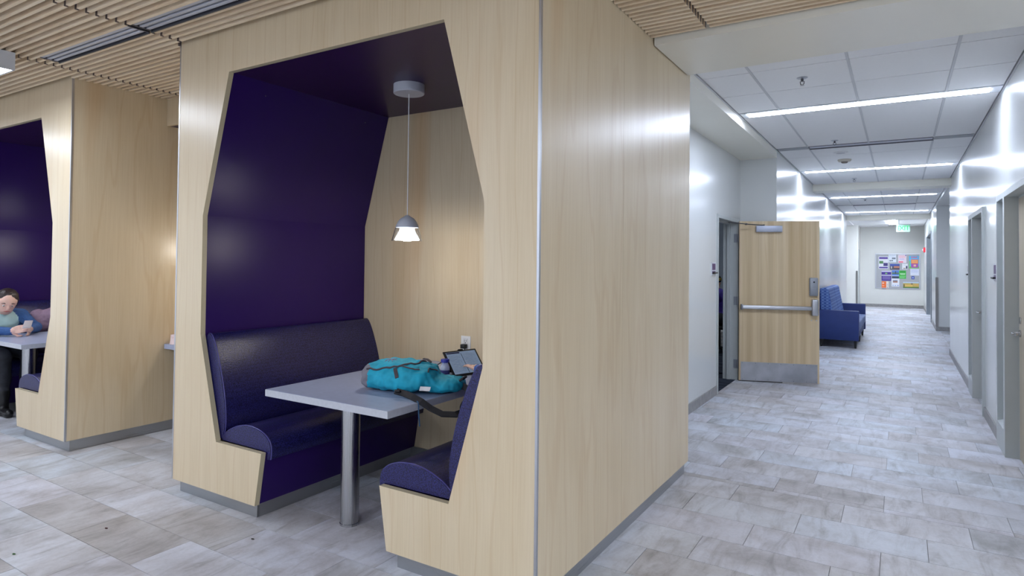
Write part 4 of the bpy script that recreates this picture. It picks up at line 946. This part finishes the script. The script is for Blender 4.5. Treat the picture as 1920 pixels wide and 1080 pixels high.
paper(295, 515, 508, 735, (74, 48, 140), [(.0, .0, 1, .10, (214, 212, 230)), (.0, .40, 1, .48, (226, 224, 236)), (.38, .2, .6, .32, (130, 190, 110))]+lines(.1, .9, .54, .9, 4, (150, 136, 196)), 'dark purple flyer with pale band left of centre on the board')
paper(525, 502, 680, 676, (86, 130, 206), [(.0, .26, 1, .46, (88, 120, 96)), (.45, .1, .58, .45, (70, 70, 90)), (0, .66, 1, .72, (220, 226, 236)), (0, .74, 1, .98, (46, 58, 76))], 'blue landscape print in the middle of the board')
paper(682, 502, 832, 682, (66, 182, 72), [(.15, .08, .85, .22, (52, 150, 58)), (.12, .34, .88, .42, (196, 232, 190)), (.18, .48, .84, .54, (196, 232, 190)), (.1, .72, .9, .78, (150, 220, 150)), (.1, .84, .8, .9, (150, 220, 150))], 'bright green flyer in the middle of the board')
paper(515, 685, 686, 858, (234, 236, 242), [(.18, .2, .78, .50, (176, 130, 110)), (.18, .2, .78, .32, (110, 120, 140)), (.1, .8, .3, .92, (180, 196, 220)), (.42, .82, .58, .92, (150, 170, 220)), (.74, .8, .92, .92, (150, 170, 220))], 'white sheet with small brown photo at the board bottom')
paper(298, 748, 398, 915, (246, 116, 50), [(.12, .16, .55, .32, (252, 220, 200)), (.12, .54, .6, .64, (250, 190, 150)), (.08, .94, .92, 1, (120, 70, 60))], 'orange leaflet at the bottom left corner of the board')
paper(400, 748, 452, 925, (240, 226, 214), [(.25, .3, .75, .55, (206, 206, 206)), (.2, .66, .7, .8, (190, 180, 176))], 'narrow cream leaflet beside the orange one')
paper(925, 458, 1108, 606, (226, 230, 242), lines(.08, .9, .1, .62, 5, (190, 198, 226)), 'white text sheet at the right of the board')
paper(948, 620, 1012, 690, (58, 84, 164), [(.35, .3, .65, .75, (200, 210, 236))], 'small blue card with pale mark on the board')
paper(768, 750, 1106, 884, (196, 172, 96), [(0, 0, 1, .2, (190, 210, 226)), (.0, .8, 1, 1, (90, 128, 62)), (.12, .45, .6, .78, (226, 190, 104)), (.5, .22, .62, .4, (120, 92, 70)), (.02, .4, .1, .8, (110, 96, 60)), (.7, .3, .95, .6, (214, 170, 96))], 'wide yellow landscape print at the bottom right of the board')

# ================================================================== SIGNS AND DEVICES
def text_mesh(txt, size, M, name, mat, parent, ext=.002):
    cu = bpy.data.curves.new('t', 'FONT'); cu.body = txt; cu.size = size; cu.align_x = 'CENTER'; cu.align_y = 'CENTER'; cu.extrude = ext
    ob = bpy.data.objects.new('t', cu); COL.objects.link(ob); dg = bpy.context.evaluated_depsgraph_get(); dg.update()
    me = bpy.data.meshes.new_from_object(ob.evaluated_get(dg)); bpy.data.objects.remove(ob)
    off = wpos(parent); me.transform(Matrix.Translation(-off) @ M); me.materials.clear(); me.materials.append(mat); me.name = name
    o = bpy.data.objects.new(name, me); COL.objects.link(o); o.parent = parent; WORLD[o.name] = off.copy(); return o
FACE = Matrix.Rotation(math.pi/2, 4, 'X')       # text upright, facing -y
EY = 25.2
ex = thing('exit_sign', (.11, EY, 2.64), 'hanging exit sign with green letters at the corridor end', 'exit sign')
box('canopy', ALU, (-.10, .32, EY-.03, EY+.03, 2.862, 2.884), ex, r=.004)
box('panel', plain('exit_panel', S(150, 205, 176), .3), (-.085, .30, EY-.004, EY+.004, 2.63, 2.862), ex)
for i, ch in enumerate('EXIT'):
    text_mesh(ch, .215, Matrix.Translation((-.005+.073*i+(.012 if i > 1 else 0), EY-.006, 2.745)) @ FACE, 'letter', emis('exit_green', (.02, .62, .16, 1), .5, (.01, .25, .06, 1)) if i == 0 else bpy.data.materials['exit_green'], ex)
fa = thing('fire_alarm', (.70, 25.2, 1.96), 'small red fire alarm strobe on the far right wall', 'fire alarm')
box('body', plain('alarm_red', S(206, 34, 52), .4), (.668, .722, 25.12, 25.28, 1.94, 2.10), fa, r=.01); box('strobe_lens', WHITE, (.645, .668, 25.17, 25.23, 1.99, 2.05), fa, r=.008)
def room_sign(x, nx, y0, y1, z0, z1, label):
    t = thing('room_sign', (x, (y0+y1)/2, z0), label, 'room sign', 'room signs by the doors')
    a = sorted((x, x+nx*.008)); pl_ = box('plate', plain('sign_white', S(214, 216, 222), .4) if 'sign_white' not in bpy.data.materials else bpy.data.materials['sign_white'], (a[0], a[1], y0, y1, z0, z1), t)
    b_ = sorted((x+nx*.008, x+nx*.0095)); h = z1-z0
    SPU = bpy.data.materials.get('sign_purple') or plain('sign_purple', S(92, 66, 110), .4)
    box('name_insert', SPU, (b_[0], b_[1], y0+.02, y1-.015, z0+.42*h, z1-.08*h), pl_)
    box('number_insert', SPU, (b_[0], b_[1], y0+.02, y1-.015, z0+.14*h, z0+.34*h), pl_)
    c = sorted((x+nx*.008, x+nx*.03)); box('slider', BLACK, (c[0], c[1], y0+.03, y1+.004, z0+.02, z0+.036), pl_)
room_sign(-1.775, 1, 7.25, 7.43, 1.365, 1.51, 'white and purple room sign left of the open door')
room_sign(CR_, -1, 7.02, 7.20, 1.37, 1.525, 'room sign between the two doors on the right wall')
room_sign(CR_, -1, 9.60, 9.76, 1.37, 1.52, 'room sign beyond the farther right door')
def sprinkler(x, y, label):
    t = thing('sprinkler', (x, y, CH-.06), label, 'sprinkler', 'sprinkler heads in the corridor ceiling')
    MB().lathe([(.0, -.008), (.030, -.008), (.040, -.002), (.040, 0), (0, 0)], (x, y, CH-.001), 20).build('escutcheon', ALU, t, smooth=40)
    MB().tube([(x, y, CH-.008), (x, y, CH-.03)], .010, 10).tube([(x-.014, y, CH-.028), (x-.012, y, CH-.05), (x, y, CH-.058)], .003, 6).tube([(x+.014, y, CH-.028), (x+.012, y, CH-.05), (x, y, CH-.058)], .003, 6).build('frame_arms', ALU_DARK, t, smooth=40)
    MB().lathe([(.0, 0), (.016, 0), (.016, .002), (0, .002)], (x, y, CH-.062), 16).build('deflector', ALU, t, smooth=40)
sprinkler(-.636, 5.39, 'nearest sprinkler head before the first strip light'); sprinkler(-.636, 8.31, 'sprinkler head just before the grey slot diffuser')
sprinkler(-.637, 12.12, 'sprinkler head just before the ceiling beam'); sprinkler(-.637, 16.1, 'sprinkler head beyond the third strip light')
t = thing('speaker_cover', (-.637, 9.22, CH-.01), 'flat white round ceiling device before the smoke detector', 'ceiling device')
MB().lathe([(0, -.012), (.075, -.012), (.085, -.004), (.085, 0), (0, 0)], (-.637, 9.22, CH-.001), 28).build('disc', WHITE, t, smooth=40)
MB().lathe([(0, -.003), (.05, -.003), (.05, 0)], (-.637, 9.22, CH-.013), 24).build('grille', plain('grille_grey', S(196, 196, 200), .5), t, smooth=40)
t = thing('smoke_detector', (-.637, 9.89, CH-.05), 'beige smoke detector in front of the second strip light', 'smoke detector')
MB().lathe([(0, -.03), (.07, -.03), (.085, -.012), (.085, 0), (0, 0)], (-.637, 9.89, CH-.001), 28).build('base', plain('detector_beige', S(206, 200, 188), .5), t, smooth=35)
MB().lathe([(0, -.02), (.03, -.02), (.04, -.012), (.045, 0)], (-.637, 9.89, CH-.031), 24).build('sensor_head', plain('detector_head', S(120, 112, 104), .5), t, smooth=35)
CG = brushed('corner_guard_steel', S(150, 148, 146), .35, (2, 2, 80))
tag(MB().box(.703, .757, 17.783, 17.788, .10, 1.235).box(.703, .711, 17.788, 17.85, .10, 1.235).build('corner_guard', CG, loc=(.72, 17.79, .1)), 'brushed steel corner guard at the right recess', 'corner guard')
tag(MB().box(-1.262, -1.210, 24.990, 24.999, .10, 1.30).box(-1.2145, -1.208, 24.999, 25.05, .10, 1.30).build('corner_guard', CG, loc=(-1.22, 25, .1)), 'brushed steel corner guard on the stub wall beyond the sofa', 'corner guard')
# crumbs on the floor
for (x, y, c, l) in ((-3.70, 1.83, (70, 40, 40), 'tiny dark red scrap on the tiles in front of the booths'), (-3.76, 1.42, (60, 90, 50), 'tiny green leaf scrap on the tiles at the bottom left'), (-2.92, 2.19, (60, 56, 52), 'tiny dark crumb on the tiles near the table post')):
    mb = MB(); mb.prism([(x-.010, y), (x-.002, y-.006), (x+.010, y-.003), (x+.012, y+.003), (x+.001, y+.005)], .0006, .004, axis='z'); tag(mb.build('floor_scrap', plain('scrap_%d' % c[0], S(*c), .8), loc=(x, y, 0)), l, 'scrap', 'scraps on the floor')

# ================================================================== OFFICE THROUGH THE DOORWAY
PJ = plain('purple_jacket', S(64, 46, 150), .7, var=.2, scale=30); HATM = plain('beanie_black', S(28, 32, 36), .9); YEL = plain('beanie_yellow', S(206, 178, 52), .8)
mp_ = thing('person', (-2.56, 11, 0), 'person in purple jacket and striped beanie seated beyond the doorway', 'person')
pr = [('e', (-2.54, 11, .60), (.15, .18, .13), 2), ('c', (-2.53, 11, .66), (-2.56, 11, .92), .14, .14, 1), ('e', (-2.56, 11, .95), (.12, .20, .13), 1), ('c', (-2.58, 11, 1.02), (-2.62, 11, 1.10), .058, .052, 0)]
h3 = head(pr, (-2.63, 11, 1.165), (-.95, -.1, -.25), .105, 0)
for k in (-1, 1):
    sh = (-2.57, 11+k*.20, .98); eb = (-2.74, 11+k*.24, .76); wr = (-2.98, 11+k*.12, .74); kn = (-2.98, 11+k*.12, .56); an = (-2.94, 11+k*.12, .12)
    pr += [('c', (-2.57, 11+k*.1, 1.0), sh, .065, .068, 1), ('c', sh, eb, .064, .052, 1), ('c', eb, wr, .052, .036, 1), ('c', (-2.56, 11+k*.09, .59), kn, .095, .07, 2), ('c', kn, an, .07, .045, 2), ('c', (an[0]+.03, an[1], .045), (an[0]-.14, an[1], .038), .044, .038, 3)]
    hand(pr, wr, (-1, -k*.3, -.05), (0, 0, -1), -k, .5, 0)
organic('body', pr, [SKIN2, PJ, JEANS, BOOT], mp_, voxel=.008, wrinkle=.004)
face_bits(mp_, h3[0], h3[1], h3[2], h3[3], .105, LIP)
hat = organic('beanie', [('e', h3[0]+h3[2]*.055-h3[1]*.012, (.112, .098, .088), 0, h3[4])], [HATM], mp_, voxel=.006)
for dz in (.035, .058):
    c_ = h3[0]+h3[2]*dz-h3[1]*.012; ring = []; kk = math.sqrt(max(0, 1-((dz-.055)/.088)**2))
    for i in range(28): a = 2*math.pi*i/28; ring.append(c_+h3[1]*.113*kk*math.cos(a)+h3[3]*.099*kk*math.sin(a))
    MB().tube(ring, .005, 6, closed=True).build('stripe', YEL, hat, smooth=60)
ch = thing('office_chair', (-2.56, 11, 0), 'dark office chair under the person beyond the doorway', 'chair')
box('seat', BLACK, (-2.80, -2.36, 10.76, 11.24, .41, .47), ch, r=.02); box('backrest', BLACK, (-2.36, -2.31, 10.79, 11.21, .55, .92), ch, r=.02)
MB().tube([(-2.56, 11, .06), (-2.56, 11, .41)], .03, 12).tube([(-2.4, 11, .43), (-2.32, 11, .5), (-2.33, 11, .6)], .015, 8).build('post', BLACK, ch, smooth=50)
for i in range(5):
    a = 2*math.pi*i/5+.3; q = Vector((-2.56+.27*math.cos(a), 11+.27*math.sin(a), .06))
    g = MB().tube([(-2.56, 11, .09), q+Vector((0, 0, .01))], [.022, .014], 8).build('base_leg', BLACK, ch, smooth=50); MB().ball(q-Vector((0, 0, .028)), .03, 10).build('caster', BLACK, g, smooth=60)
bx_ = thing('storage_bin', (-2.72, 11.9, 0), 'white ribbed bin on the office floor beyond the doorway', 'bin')
box('body', WHITE, (-2.88, -2.50, 11.75, 12.05, .003, .26), bx_, r=.01); box('rim', WHITE, (-2.90, -2.48, 11.73, 12.07, .26, .29), bx_, r=.006)
for z in (.07, .13, .19): box('rib', plain('bin_rib', S(190, 194, 204), .5) if 'bin_rib' not in bpy.data.materials else bpy.data.materials['bin_rib'], (-2.885, -2.495, 11.742, 12.06, z, z+.015), bx_)
t = thing('ceiling_light', (-3.6, 9.5, 2.86), 'office ceiling light hidden beyond the doorway', 'ceiling light')
box('frame', FIXW, (-3.92, -3.28, 8.88, 10.12, 2.855, 2.868), t); box('diffuser', emis('office_panel_lit', (.92, .96, 1, 1), 5), (-3.9, -3.3, 8.9, 10.1, 2.845, 2.854), t)
